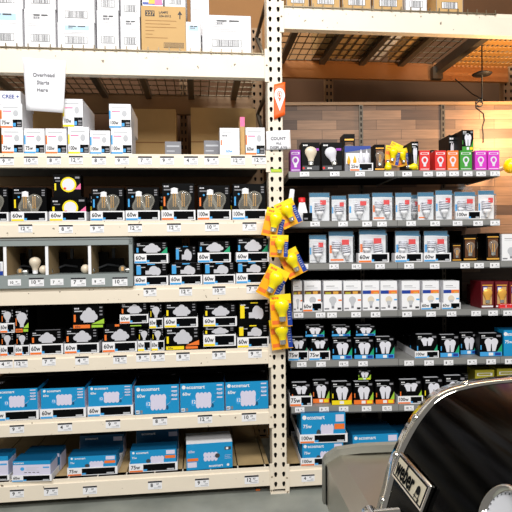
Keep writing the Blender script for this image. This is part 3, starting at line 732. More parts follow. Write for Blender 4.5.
# shelf 2: filament bulbs
z2 = ZS[2]+0.001
row = [(-28, 8.5, 187, 213, 222.5, 'yellow', '60w'), (10.5, 47, 187, 212.5, 222.5, 'yellow', '60w'), (49, 86.5, 197, 212, 222, 'yellow', '60w'), (90, 124.6, 187.5, 211.5, 221.5, 'sky', '60w'),
       (125.2, 159.8, 187, 210.5, 220.5, 'sky', '60w'), (161, 195.5, 183, 210, 220, 'orange', '100w'), (197, 231, 185, 209.5, 219.5, 'orange', '100w'), (232, 267, 183.5, 209, 219, 'sky', '100w')]
n = len(row)
cn = {'yellow': 'yellow', 'sky': 'blue', 'orange': 'orange'}
for i, (x0, x1, yt, ym, yb, acc, wt) in enumerate(row):
    if i == 2: mk = lambda w, h, d, f: ring_box(w, h, d)
    else: mk = (lambda acc: lambda w, h, d, f: filament_box(w, h, d, acc, foot=f))(acc)
    bl = 'black box with round white panel ringed yellow, standing in a tray' if i == 2 else 'black box showing clear filament bulbs with %s stripe, %s on that shelf' % (cn[acc], order(i, n))
    t2 = boxtray(RACK, x0, x1, yt, ym, yb, z2, acc, wt, bl, 'white tray with %s %s label, %s on filament bulb shelf' % (cn[acc], {'60w': '60-watt', '100w': '100-watt'}[wt], order(i, n)), mk, dep=0.10, gap=0.0145, d=0.008, tgrp='trays on the filament bulb shelf', bgrp='filament bulb boxes')
    if i == 2: t22 = t2
u, w, h, z = dims(RACK, 53, 80, 174, 196.5, 0.02, t22+0.001)
m = ring_box(w, h, 0.1); place(m.build('bulb_box'), RACK, u, 0.03, z, R(4), 'black box with yellow ring, leaning on top of its twin', 'box')
for i, (x, lab) in enumerate(((2, 'screw cap of a bulb peeping over boxes at far left'), (28, 'chrome bulb cap showing over second filament box'))):
    e = empty('light_bulb'); bulb(e, 0.05, (0, 0, 0), Matrix.Rotation(R(180), 3, 'X'), 'glass', 'screw')
    u, zz = RACK.hit(x, 186, 0.06); place(e, RACK, u, 0.145, z2+0.16, 0, lab, 'light bulb')
    e2 = MB(); e2.box(-0.07, 0.07, 0, 0.1, 0, 0.109, 'black'); place(e2.build('bulb_box'), RACK, u, 0.126, z2, 0, 'black box at the back, behind the %s filament box' % ('leftmost' if i == 0 else 'second'), 'box')
for i in range(3):
    x = (105, 175, 245)[i]
    u, zz = RACK.hit(x, 186, 0.15); m = black_box(0.17, 0.15, 0.12, 'yellow', 'cluster', 0.1); place(m.build('bulb_box'), RACK, u, 0.16, z2, J(), 'dim black box in back row behind %s filament boxes' % ('middle', 'orange-striped', 'rightmost')[i], 'box')

# shelf 3 left: grey bin unit with three open compartments
z3 = ZS[3]+0.001
bu0 = RACK.hit(-34, 265)[0]; bu1 = RACK.hit(133, 265)[0]
bzt = zof(66, 238.2); bz0 = z3; zi0 = zof(66, 274.5); zi1 = zof(66, 245.5)
bins = empty('bin_unit'); bins.location = RACK.w((bu0+bu1)/2, 0, z3)
BT = Matrix.Translation(-bins.location) @ RACK.M
tag(bins, 'grey open-front bin unit with tan dividers holding loose sample bulbs', 'bin unit')
m = MB(BT); m.box(bu0, bu1, -0.012, 0.0, bz0, zi0, 'bin_grey'); m.box(bu0, bu1, -0.008, -0.001, bz0+0.008, bz0+0.012, 'dark_grey'); m.box(bu0, bu1, 0.0, 0.30, zi0-0.012, zi0, 'bin_grey'); m.build('bin_front', bins, 0.001)
m = MB(BT); m.box(bu0, bu1, -0.008, 0.02, zi1, bzt, 'bin_grey'); m.box(bu0, bu1, -0.011, -0.008, bzt-0.008, bzt-0.003, 'shelf_grey'); m.build('top_rail', bins, 0.001)
m = MB(BT); m.box(bu0, bu1, 0.30, 0.304, bz0, bzt, 'cork'); m.build('back_panel', bins)
for x in (5.2, 47, 89.8):
    uu = RACK.hit(x, 260)[0]; m = MB(BT); m.box(uu-0.006, uu+0.006, 0.0, 0.30, zi0, zi1, 'cork'); m.box(uu-0.007, uu+0.007, -0.003, 0, zi0, zi1, 'white'); m.build('divider', bins)
m = MB(BT); m.box(bu1-0.018, bu1, -0.008, 0.30, bz0, bzt, 'bin_grey'); m.build('side_wall', bins)
m = MB(BT); m.box(bu0, bu0+0.01, -0.008, 0.30, bz0, bzt, 'bin_grey'); m.build('side_wall', bins)
def loose(x, yb, yt, d, glass, label, tilt=0.0, name='light_bulb', base='white', zb=zi0):
    u, _ = RACK.hit(x, yb, d); h = zof(x, yt, d=d)-zof(x, yb, d=d)
    e = empty(name); bulb(e, h, (0, 0, 0), Matrix.Rotation(tilt, 3, 'Y'), glass, base)
    place(e, RACK, u, d, zb+0.001+abs(math.sin(tilt))*h*0.18, 0, label, 'light bulb', 'loose bulbs in the grey bins'); return e
loose(35.3, 271, 253.5, 0.05, 'bulb_frost', 'frosted bulb standing upright in the left grey bin')
def globe(x, y, r, d, glass, label, f=False):
    u, zz = RACK.hit(x, y, d); e = empty('light_bulb')
    k = MB(); k.lathe([(r*math.sin(t*math.pi/12), r-r*math.cos(t*math.pi/12)) for t in range(13)], glass, (0, 0, 0), 16); g = k.build('globe', e)
    k = MB(); k.lathe([(0, 0.022), (0.010, 0.022), (0.012, 0.016), (0.012, 0.0)], 'screw', (r*0.9, 0.01, r*0.7), 10, Matrix.Rotation(R(90), 3, 'Y')); k.build('screw_base', g)
    if f:
        k = MB(); k.box(-0.006, 0.006, -0.004, 0.004, r*0.6, r*1.6, 'gold'); k.build('filament', g)
    place(e, RACK, u, d, zi0+0.001, 0, label, 'light bulb', 'loose bulbs in the grey bins')
globe(43.5, 267, 0.022, 0.06, 'bulb_frost', 'round white bulb half hidden by the first tan divider', False)
globe(85.5, 267, 0.023, 0.05, 'bulb_frost', 'round frosted bulb at the right side of the middle grey bin')
globe(20, 268, 0.016, 0.08, 'glass', 'small clear bulb lying in shadow beside the upright frosted bulb', True)
globe(122.5, 268, 0.019, 0.05, 'glass', 'small clear bulb with gold filament in the right grey bin', True)  # gold is the filament's own colour
for i, (x, lab) in enumerate(((24, 'left'), (66, 'middle'), (108, 'right'))):
    u, _ = RACK.hit(x, 262, 0.2); m = MB()
    m.box(-0.08, 0.08, 0, 0.04, 0, 0.07, 'black'); m.box(-0.06, 0.0, -0.01, 0.03, 0.07, 0.105, 'black'); m.box(0.02, 0.035, 0.01, 0.025, 0.07, 0.125, 'dark_grey'); m.tube([(-0.05, -0.005, 0.02), (0, -0.02, 0.04), (0.06, -0.005, 0.03)], 0.006, 'dark_grey')
    place(m.build('socket_block'), RACK, u, 0.2, zi0+0.001, 0, 'black bulb socket block at the back of the %s grey bin' % lab, 'socket block')
u, w, h, z = dims(RACK, -30, 3, 262, 274, 0.03, zi0+0.001)
m = MB(); m.box(-w/2, w/2, 0, 0.06, 0, h, 'white'); m.rect(-w/2, 0, w/2, h*0.3, 'deepblue'); m.rect(w*0.1, h*0.3, w*0.45, h*0.9, 'ink_pale'); place(m.build('leaflet_box'), RACK, u, 0.03, z, 0, 'white and blue item in the bin at the left picture edge', 'box')
# shelf 3 right
def bb(acc, style, corner=None, bottom=None): return lambda w, h, d, f: black_box(w, h, d, acc, style, f, bottom, corner=corner)
rows3 = [(134, 168.3, 263.5, 276, 285.5, 'side'), (169.5, 202.5, 263, 275, 284.5, 'side'), (203, 235.5, 262.5, 274.5, 284, 'side'), (236, 268, 262, 273, 283, 'side')]
t3 = []
for i, (x0, x1, yt, ym, yb, st) in enumerate(rows3):
    t3.append(boxtray(RACK, x0, x1, yt, ym, yb, z3, 'sky', '60w', 'black bulb box with bright blue stripe, %s, lower layer beside grey bins' % order(i, 4),
        'white blue-banded tray, %s, lower layer beside grey bins' % order(i, 4), bb('sky', 'side'), tgrp='trays beside the grey bins', bgrp='black boxes beside the grey bins'))
for i, (x0, x1, yt, ym, yb, k) in enumerate(((134, 168.3, 242, 253.5, 263, 0), (197.5, 231, 241, 252.5, 262.3, 2), (236, 269, 238, 252, 261.5, 3))):
    boxtray(RACK, x0, x1, yt, ym, yb, t3[k]+0.001, 'sky', '60w', 'black box with green corner and bulb cluster, upper layer, %s' % ('against the grey bins', 'middle stack', 'nearest the post')[i],
        'white blue-banded tray, upper layer, %s' % ('against the grey bins', 'middle stack', 'nearest the yellow packs')[i], bb('sky', 'cluster', 'green'), tgrp='trays beside the grey bins', bgrp='black boxes beside the grey bins')
u, w, h, z = dims(RACK, 176, 196, 246, 262, 0.16, t3[1]+0.001)
m = black_box(w, h, 0.1, 'sky', 'side', 0.1); place(m.build('bulb_box'), RACK, u, 0.06, z, R(3), 'dim black box set back in the gap beside grey bins', 'box')
# shelf 4
z4 = ZS[4]+0.001
lo = [(-15, -1, 333, 345.5, 355, 'orange', 'small'), (0, 14.3, 333, 345, 355, 'orange', 'small'), (15, 29, 333, 345, 355, 'orange', 'small'), (29.5, 63, 331, 344, 354.5, 'orange', 'cluster'), (64, 99, 329, 343, 353, 'orange', 'cluster'),
      (102, 137, 327.5, 341.5, 351.5, 'orange', 'cluster'), (137.6, 150.6, 328.5, 340.5, 350.5, 'yellow', 'small'), (151.2, 164.3, 328.5, 340.5, 350.5, 'yellow', 'small'), (203, 236, 326.5, 333, 342.5, 'yellow', 'cluster'), (237, 269, 325, 336, 345.5, 'yellow', 'side')]
t4 = []
sz = {'small': 'narrow', 'cluster': 'wide', 'side': 'wide'}
for i, (x0, x1, yt, ym, yb, acc, st) in enumerate(lo):
    t4.append(boxtray(RACK, x0, x1, yt, ym, yb, z4 if i != 8 else z4+0.012, acc, '60w', '%s black box, %s stripe, lower layer of crowded shelf, %s' % (sz[st], acc, order(i, len(lo))),
        '%s white tray, %s band, lower layer of crowded shelf, %s' % (sz[st], acc, order(i, len(lo))), bb(acc, st), lbl=0.35 if st != 'small' else 0.5, tgrp='trays on the crowded black-box shelf', bgrp='black boxes on the crowded shelf'))
m = MB(); m.box(-0.04, 0.04, 0, 0.1, 0, 0.012, 'black'); place(m.build('flat_box'), RACK, RACK.hit(218, 343)[0], 0.02, z4-0.0005, 0, 'flat black box lying beneath the tilted dim tray', 'box')
u, w, h, z = dims(RACK, 165.3, 199, 327.5, 349, 0.014, z4)
m = black_box(w, h, 0.14, 'yellow', 'cluster', 0.22, ('yellow', 'orange')); place(m.build('bulb_box'), RACK, u, 0.014, z, 0, 'wide black box with yellow corner patch and no tray, crowded shelf', 'box'); tw = z+h
up = [(-15, -1, 309, 323.5, 332.5, 'orange', 'small', t4[0]), (0, 14.3, 309, 323, 332.5, 'orange', 'small', t4[1]), (119.5, 148.3, 303, 314, 322.5, 'orange', 'cluster', t4[5]+0.018), (149, 162.8, 304, 317.5, 327, 'yellow', 'small', t4[7]), (164, 198, 303, 317, 327, 'yellow', 'cluster', tw), (203, 237, 304.5, 317, 326.5, 'yellow', 'cluster', t4[8])]
for i, (x0, x1, yt, ym, yb, acc, st, zz) in enumerate(up):
    boxtray(RACK, x0, x1, yt, ym, yb, zz+0.001, acc, '60w', '%s black box, %s stripe, upper layer of crowded shelf, %s' % (sz[st], acc, order(i, 6)),
        '%s white tray, %s band, upper layer of crowded shelf, %s' % (sz[st], acc, order(i, 6)), bb(acc, st), lbl=0.35 if st != 'small' else 0.5, tgrp='trays on the crowded black-box shelf', bgrp='black boxes on the crowded shelf')
u, w, h, z = dims(RACK, 106, 150, 322.5, 327.5, 0.02, t4[5]+0.0005)
m = MB(); m.box(-w/2, w/2, 0, 0.12, 0, 0.0185, 'black'); m.rect(-w*0.3, 0.004, -w*0.2, 0.015, 'orange'); m.rect(w*0.05, 0.003, w*0.3, 0.008, 'lime'); place(m.build('flat_box'), RACK, u, 0.02, z, 0, 'flat black box with orange mark beneath the upper middle tray', 'box')
for x0, x1, yt, yb, acc, st, zz, lab in ((15, 28.6, 309, 331.5, 'orange', 'small', t4[2], 'narrow black box with orange foot, no tray, second in the upper layer'), (72, 104.5, 305.5, 327.5, 'orange', 'cluster', t4[4], 'wide black box with orange foot standing untrayed in upper layer'), (238.5, 270, 302, 324.5, 'yellow', 'side', t4[9], 'black box with yellow stripe beside the post, upper layer, no tray')):
    u, w, h, z = dims(RACK, x0, x1, yt, yb, 0.016, zz+0.001)
    m = black_box(w*0.97, h, 0.14, acc, st, 0.22, ('orange', 'lime') if acc == 'orange' else None); place(m.build('bulb_box'), RACK, u, 0.016, z, J(), lab, 'box', 'black boxes on the crowded shelf')
for x, lab in ((34, 'left'), (46, 'right')):
    u, w, h, z = dims(RACK, x-5, x+5, 308, 330, 0.12, t4[3]); m = black_box(w, 0.1, 0.1, 'ink_grey', 'small', 0.2); place(m.build('bulb_box'), RACK, u, 0.155, z4, 0, 'dim narrow box in the dark gap of crowded shelf, %s of two' % lab, 'box')
# shelf 5: large blue boxes
z5 = ZS[5]+0.001
for i, (x0, x1, yt, ym, yb) in enumerate(((-8, 38.7, 389, 410.5, 420), (39.5, 86, 388, 409, 419), (87, 133.3, 385.5, 407, 417.5))):
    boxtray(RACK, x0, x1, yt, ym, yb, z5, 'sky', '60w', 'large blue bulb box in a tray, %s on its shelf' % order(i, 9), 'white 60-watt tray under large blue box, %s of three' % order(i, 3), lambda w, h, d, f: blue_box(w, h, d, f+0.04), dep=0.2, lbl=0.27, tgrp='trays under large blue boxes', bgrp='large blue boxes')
for i, (x0, x1, yt, yb) in enumerate(((134.5, 179.3, 385, 414), (180, 224.5, 383, 412.5), (225.3, 268.5, 381.5, 410.5))):
    u, w, h, z = dims(RACK, x0, x1, yt, yb, 0.014, z5)
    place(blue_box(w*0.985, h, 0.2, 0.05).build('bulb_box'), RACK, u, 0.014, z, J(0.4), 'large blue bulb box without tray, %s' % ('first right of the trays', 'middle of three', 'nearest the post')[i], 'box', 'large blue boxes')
for i, x in enumerate((18, 63, 110, 157, 203, 246)):
    u, w, h, z = dims(RACK, x-22, x+22, 380, 413, 0.25, z5)
    m = black_box(w*0.95, 0.155, 0.16, 'blue_dark', 'none', 0.1); place(m.build('bulb_box'), RACK, u, 0.24, z5, 0, 'dark box behind the %s large blue box' % ORD[i].replace(' from the left', '') if i < 5 else 'dark box behind the large blue box nearest post', 'box', 'dark boxes behind the large blue ones')
# shelf 6: bottom
z6 = ZS[6]+0.001
def bot(x0, x1, yt, ym, yb, kind, acc, wt, blab, tlab, rot=0, d=0.03, dep=0.10, lbl=0.28, z=z6, tr=True):
    u, w, h, zz = dims(RACK, x0, x1, yt, yb, d, z)
    h = abs(h)
    if tr:
        t = tray(w*1.0, h*(yb-ym)/(yb-yt), dep*1.9, acc, wt, lbl); place(t, RACK, u, d, zz, rot, tlab, 'display tray', 'trays on the bottom shelf')
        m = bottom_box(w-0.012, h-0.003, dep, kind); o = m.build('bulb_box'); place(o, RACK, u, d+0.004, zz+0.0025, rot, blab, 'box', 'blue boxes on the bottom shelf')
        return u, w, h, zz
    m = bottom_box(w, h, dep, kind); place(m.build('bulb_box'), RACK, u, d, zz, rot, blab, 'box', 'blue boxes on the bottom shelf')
    return u, w, h, zz
def behind(u, w, h, zz, d, dep, lab, rot=0, k='blue_dark'):
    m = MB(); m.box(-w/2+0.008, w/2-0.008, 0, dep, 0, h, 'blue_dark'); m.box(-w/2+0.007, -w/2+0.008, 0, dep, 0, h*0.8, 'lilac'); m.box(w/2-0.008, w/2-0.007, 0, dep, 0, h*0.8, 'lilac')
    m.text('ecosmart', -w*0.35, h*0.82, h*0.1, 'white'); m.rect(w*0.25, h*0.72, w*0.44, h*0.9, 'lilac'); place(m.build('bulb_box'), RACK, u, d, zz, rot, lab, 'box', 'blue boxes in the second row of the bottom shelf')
q = bot(-34, 9.5, 457, 480, 487, 'lilac', 'sky', '60w', 'blue-topped box cut by the left picture edge, bottom shelf', 'tray cut by the left picture edge, bottom shelf', R(-2))
q = bot(11, 52, 461, 479.5, 488, 'lilac', 'sky', '60w', 'pale lilac box with blue lid strip, front left of bottom shelf', 'white 60-watt tray jutting forward on bottom shelf', R(-4), d=-0.002)
behind(q[0]+0.02, q[1], q[2]*0.96, z6+0.003, 0.112, 0.09, 'blue box behind the pale lilac one on bottom shelf', R(-4))
q = bot(67, 117.5, 456, 471, 481.5, 'tray', 'orange', '75w', 'blue box with white logo and orange patch, 75-watt tray, left one', 'white 75-watt tray on bottom shelf, left of two', R(-1))
behind(q[0]+0.01, q[1], q[2]*1.3, z6+0.003, 0.235, 0.1, 'blue box behind the left 75-watt tray box', R(0))
q = bot(129, 177.5, 450, 466, 476.5, 'tray', 'orange', '75w', 'blue box with white logo in the right 75-watt tray', 'white 75-watt tray on bottom shelf, right of two', R(0))
behind(q[0]+0.005, q[1], q[2]*1.25, z6+0.003, 0.235, 0.1, 'blue box behind the right 75-watt tray box', R(0))
u, w, h, zz = dims(RACK, 186.5, 232.5, 443, 472.5, 0.02, z6)
m = MB(); m.box(-w/2, w/2, 0, 0.16, 0, h, 'blue', 'white')
m.text('ecosmart', -w*0.02, h*0.08, h*0.1, 'white', maxw=w*0.36); m.disc(w*0.4, h*0.12, h*0.05, h*0.05, 'white'); m.rect(-w*0.48, h*0.1, -w*0.28, h*0.3, 'lilac'); m.rect(-w*0.48, h*0.34, -w*0.25, h*0.45, 'orange')
for i in range(4): m.disc(-w*0.09+i*w*0.075, h*0.55, w*0.045, h*0.1, 'lilac'); m.disc(-w*0.09+i*w*0.075, h*0.4, w*0.04, h*0.1, 'lilac')
m.disc(w*0.17, h*0.5, w*0.055, h*0.09, 'dark_grey', 2); m.rect(w*0.33, h*0.7, w*0.47, h*0.82, 'dark_grey'); m.rect(w*0.36, h*0.72, w*0.41, h*0.8, 'white', 2); lines(m, w*0.33, h*0.5, w*0.14, 3, h*0.06, 'lilac'); m.text('60w', -w*0.46, h*0.66, h*0.1, 'lilac')
place(m.build('bulb_box'), RACK, u, 0.02, zz, R(2), 'upside-down blue box with white top, rightmost on the bottom shelf', 'box')
u, w, h, zz = dims(RACK, 150, 180, 441, 470, 0.45, z6)

# ------------------------------------------------------------------ price tags left
def tags(fr, lst, wpx, hpx, d, where, name='price_tag', bar=True):
    n = len(lst)
    for i, (x, y) in enumerate(lst):
        u, z = fr.hit(x, y, d); w = fr.hit(x+wpx/2, y, d)[0]-fr.hit(x-wpx/2, y, d)[0]; h = w*hpx/wpx
        m = tag_mesh(w, h, random.choice(['8', '9', '7', '12', '10', '4']), bar)
        place(m.build(name), fr, u, d, z-h/2, 0, 'white shelf price tag, %s %s' % (order(i, n), where), 'price tag', 'price tags ' + where)
tags(RACK, [(7,161),(31,160.5),(54,160.5),(76,160),(99,160.5),(122,160.5),(145,160.5),(167,160.5),(191,160.5),(211.5,160.5),(238,160.5),(259,160)], 14, 8.5, -0.0005, 'on beam under white boxes')
tags(RACK, [(25.5,228.5),(66,229),(97,228.5),(135,228),(174,227.5),(212,227),(249.5,226.5)], 14, 8.5, -0.0005, 'on the beam under filament bulbs')
tags(RACK, [(150,292),(185.7,291.5),(219,290.5),(253,289)], 13, 8.5, -0.0005, 'on beam right of grey bins')
tags(RACK, [(6,364),(21,363.5),(49,361.5),(82,360.5),(120,359.5),(143,357.5),(158,357),(183,356.5),(219,355),(255,353.5)], 13.5, 8.5, -0.0005, 'on beam under crowded boxes')
tags(RACK, [(17,429),(65,427),(113,424),(160,421),(205,419),(249,417)], 14.5, 8.5, -0.0005, 'on beam under large blue boxes')
tags(RACK, [(17,493.5),(51,491.5),(90,490),(155,485),(202,482.5),(251.6,479.5)], 14, 8.5, -0.0005, 'on the lowest left beam')
tags(RACK, [(36.5,282),(78.5,282),(120,281.5)], 15, 9, -0.0125, 'on the grey bin front')
tags(RACK, [(14.5,282.5),(57,282),(98.5,281.5)], 13, 6.5, -0.0125, 'of small ones on grey bins', 'shelf_label', False)
tags(RACK, [(308,478)], 13, 7, -0.0005, 'on the lowest right beam')

# ------------------------------------------------------------------ right bay: grey shop shelving
GD = 0.40
gon = empty('shelving_unit'); g0 = GON.hit(289.5, 250)[0]; gmid = GON.hit(397.5, 250)[0]; g1 = GON.hit(500, 250)[0]; g2 = GON.hit(590, 250)[0]
gon.location = GON.w((g0+g1)/2, 0, 0); tag(gon, 'grey metal shop shelving with wood-plank back inside the right bay', 'shelving unit')
GT = Matrix.Translation(-gon.location) @ GON.M
G = {1: (170.6, 177.6), 2: (220.2, 227), 3: (262.4, 269.4), 4: (310.4, 317.3), 5: (359, 366.3), 6: (404.5, 411.8)}
ZG = {}
for k, (yt, yb) in G.items():
    zt, zb = zof(397, yt, GON), zof(397, yb, GON); ZG[k] = zt
    secs = [(g0, gmid-0.001), (gmid+0.001, g1)]
    if k >= 3: secs.append((g1+0.002, g2))
    for a, b in secs:
        m = MB(GT); m.box(a, b, 0.0, GD, zt-0.004, zt, 'shelf_grey'); m.box(a, b, 0.0, 0.012, zb, zt-0.004, 'shelf_grey'); m.box(a, b, -0.004, 0.0, zb+0.003, zb+0.006, 'dark_grey')
        m.box(a, a+0.002, 0.012, GD, zb, zt-0.004, 'shelf_grey'); m.box(b-0.002, b, 0.012, GD, zb, zt-0.004, 'shelf_grey'); m.box(a+0.002, b-0.002, 0.02, GD, zb+0.008, zb+0.012, 'backing'); m.build('shelf', gon)
pz1 = zof(400, 105, GON, GD)
m = MB(GT); m.box(g0-0.05, g2, GD+0.005, GD+0.03, ZG[2]-0.05, pz1, 'planks'); m.box(g1-0.03, g2, GD+0.004, GD+0.03, ZG[4], ZG[2]-0.05, 'planks'); m.build('wood_back', gon)
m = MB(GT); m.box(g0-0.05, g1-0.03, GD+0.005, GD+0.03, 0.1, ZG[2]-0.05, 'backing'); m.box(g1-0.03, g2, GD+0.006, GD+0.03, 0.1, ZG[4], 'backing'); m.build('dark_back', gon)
m = MB(GT); m.box(g0-0.05, g2, GD-0.005, GD+0.04, pz1, pz1+0.018, 'steel_rear'); m.build('top_cap', gon)
for x in (361, 443):
    uu = GON.hit(x, 130, GD)[0]; m = MB(GT); m.box(uu-0.012, uu+0.012, GD-0.004, GD+0.004, 0.1, pz1, 'steel_dark'); 
    zz = 0.12
    while zz < pz1-0.02: m.box(uu-0.004, uu+0.004, GD-0.0055, GD-0.004, zz, zz+0.02, 'hole'); zz += 0.034
    m.build('slotted_standard', gon)
for x in (g0+0.01, gmid, g1-0.02):
    m = MB(GT); m.box(x-0.01, x+0.01, GD-0.03, GD, ZR6t, 0.3 + 0*pz1 if False else ZG[6], 'steel_dark'); m.build('leg', gon)

def gp(o, x0, x1, yt, yb, k, d, label, cat, grp, rot=None): pass
def gd(x0, x1, yt, yb, k, d=0.015):
    return dims(GON, x0, x1, yt, yb, d, ZG[k]+0.001 if k else None)
def gput(mk, nm, x0, x1, yt, yb, k, label, cat='box', grp=None, d=0.015, dep=0.10, rot=None, zs=None, s=0.98):
    u, w, h, z = dims(GON, x0, x1, yt, yb, d, ZG[k]+0.001 if zs is None else zs)
    o = mk(w*s, h, dep); o = o if isinstance(o, bpy.types.Object) else o.build(nm)
    place(o, GON, u, d, z, J(0.8) if rot is None else rot, label, cat, grp); return z+h
CB = lambda c: (lambda w, h, d: colour_box(w, h, d, c))
# G1
gput(CB('purple'), 'bulb_box', 290.5, 300.5, 150, 170, 1, 'small purple bulb box at left end of the top grey shelf')
gput(lambda w, h, d: bulb_front_box(w, h, d), 'b', 301.5, 320, 142.5, 170, 1, 'black box with upright cream bulb next to the purple box')
gput(lambda w, h, d: bulb_front_box(w, h, d, R(-18)), 'b', 321.5, 342.5, 142.5, 170, 1, 'black box with tilted white bulb on the top grey shelf')
gput(lambda w, h, d: gold_box(w, h, d), 'b', 343.5, 355, 134, 169, 1, 'tall dark box standing behind the candle bulb pack', d=0.13)
gput(candle_pack, 'b', 344.5, 371, 146, 170, 1, 'pack of two yellow and two white candle bulbs', dep=0.05, d=0.025)
u, w, h, z = gd(350, 373, 163, 170, 1, 0.005); t = tray(w, h, 0.018, 'orange', '25w', 0.4); place(t, GON, u, 0.003, z, 0, 'short white tray with orange band before the candle bulb pack', 'display tray')
gput(lambda w, h, d: gold_box(w, h, d, 'black'), 'b', 374.5, 385, 144.5, 170, 1, 'dark box with amber bulb, left of the yellow bulb packs')
gput(lambda w, h, d: twin_box(w, h, d, 'dark_grey', 'olive'), 'bulb_box', 411.5, 418.5, 141.5, 170, 1, 'narrow black box between yellow packs and first red box', dep=0.2)
for x0, x1, c, lab in ((419.5, 430, 'red', 'left one of two small red bulb boxes'), (435, 446, 'red', 'right one of two small red bulb boxes'), (447.3, 458.5, 'orange', 'small orange bulb box between red and green ones'), (460, 472, 'leafgreen', 'small green bulb box on the top grey shelf'), (475, 486.7, 'magenta', 'small magenta bulb box, left of two at shelf end'), (487.8, 499.5, 'magenta', 'small magenta bulb box, right of two at shelf end')):
    tg = gput(CB(c), 'bulb_box', x0, x1, 150.5, 170, 1, lab)
gput(lambda w, h, d: twin_box(w, h, d, 'leafgreen', 'leafgreen'), 'bulb_box', 462, 473.5, 130, 150, 1, 'grey-green box stacked on the small green bulb box', zs=tg+0.001, dep=0.18, d=0.02)
for i, (x0, x1, t_) in enumerate(((431, 437, 150), (449, 456, 135), (456, 462, 133))):
    gput(lambda w, h, d: twin_box(w, h, d, 'dark_grey', 'ink_grey'), 'bulb_box', x0, x1, t_, 170, 1, 'dark box standing behind %s' % ('the gap between the red boxes', 'the small orange box, left one', 'the small orange box, right one')[i], d=0.13, dep=0.15)
# yellow pile on G1
for i, (x, y, a, w_, lab) in enumerate(((393, 155, 15, 15, 'yellow bulb pack leaning left in the shelf-top pile'), (403, 157, -20, 14, 'yellow bulb pack leaning right in the shelf-top pile'), (396, 150, 40, 13, 'upper yellow bulb pack in the shelf-top pile'))):
    u, zz = GON.hit(x, y, 0.02+i*0.03); w = GON.hit(x+w_, y, 0.02)[0]-GON.hit(x, y, 0.02)[0]
    o = hang_pack(w, w*1.25); place(o, GON, u, 0.035+i*0.035, 0, 0, lab, 'bulb pack', 'yellow bulb packs piled on the top grey shelf')
    o.location.z = max(zz, ZG[1]+w*0.78); o.rotation_euler = (0, R(a*0.6), GON.a)
for i, (x, y) in enumerate(((390, 160), (408, 155))):
    u, zz = GON.hit(x, y, 0.01); e = empty('light_bulb'); bulb(e, 0.06, (0, 0, 0), Matrix.Rotation(R(180 if i == 0 else 90), 3, 'X' if i == 0 else 'Y'), 'yellow_bulb', 'screw')
    place(e, GON, u - 0.01, 0.012, ZG[1]+0.0605 if i == 0 else ZG[1]+0.021, 0, 'loose yellow bulb at the %s end of the shelf-top pile' % ('left', 'right')[i], 'light bulb')
# G2 blister packs
def BL(n=1, orange=False): return lambda w, h, d: blister(w, h, d, n, 0, orange)
e = empty('bulb_bottle_box')
u, w, h, z = gd(296, 310, 197, 220, 2)
m = MB(); m.lathe([(w*0.5, 0), (w*0.5, h*0.35), (w*0.28, h*0.8), (w*0.25, h*0.8)], 'white', n=4, M=Matrix.Rotation(R(45), 3, 'Z'), smooth=False); m.build('carton', e)
m = MB(); m.lathe([(w*0.25, h*0.8), (w*0.25, h), (0, h)], 'red', n=12); m.build('red_cap', e); place(e, GON, u, 0.06, z, 0, 'white tapering pack with red cap beside the yellow packs', 'bulb pack')
u2, w2, h2, z2_ = gd(303, 312, 213, 220, 2); m = MB(); m.box(-w2/2, w2/2, 0, 0.015, 0, h2, 'black'); m.rect(-w2*0.4, h2*0.2, 0, h2*0.4, 'ink_grey'); place(m.build('label_card'), GON, u2, 0.004, z2_, 0, 'black label card before the tapering red-capped pack', 'card')
g2l = [(309.5, 331, 192, 1), (332, 347.5, 195, 1), (349, 371.5, 193.5, 1), (373, 394.5, 192, 2), (396.5, 413.5, 192, 1), (419, 436, 191.5, 1), (437, 454.5, 189.5, 1), (456, 478, 191, 2), (480, 497, 189.5, 1)]
for i, (x0, x1, yt, nn) in enumerate(g2l):
    gput(BL(nn, i in (3, 5)), 'b', x0, x1, yt, 220, 2, 'clear blister of white spiral bulb, %s on its shelf' % order(i, len(g2l)), 'bulb pack', 'blister packs on the upper blister shelf', dep=0.05, d=0.02)
u, w, h, z = gd(456, 481, 211, 220, 2, 0.002); place(tray(w, h, 0.018, 'ink_pale', '100w', 0.5), GON, u, 0.001, z, 0, 'white 100-watt tray before the blister under crumpled plastic', 'display tray')
for i, (x0, x1) in enumerate(((413.8, 418.8),)):
    gput(BL(1), 'b', x0-4, x1+2, 194, 220, 2, 'blister pack set back in the gap beside the standard', 'bulb pack', d=0.10, dep=0.05)
m = MB(); pts = []
rr = random.Random(3)
vs = [(rr.uniform(-0.05, 0.05), rr.uniform(0, 0.05), rr.uniform(0, 0.055)) for _ in range(14)]
m.add(vs, [(rr.randrange(14), rr.randrange(14), rr.randrange(14)) for _ in range(26)], 'plastic')
m.f = [f for f in m.f if len(set(f)) == 3]; m.m = m.m[:len(m.f)]; m.sm = m.sm[:len(m.f)]
u, zz = GON.hit(466, 194, 0.04); place(m.build('plastic_wrap'), GON, u, 0.03, zof(466, 192, GON, 0.02), 0, 'crumpled clear plastic wrap on top of a blister pack', 'plastic wrap')
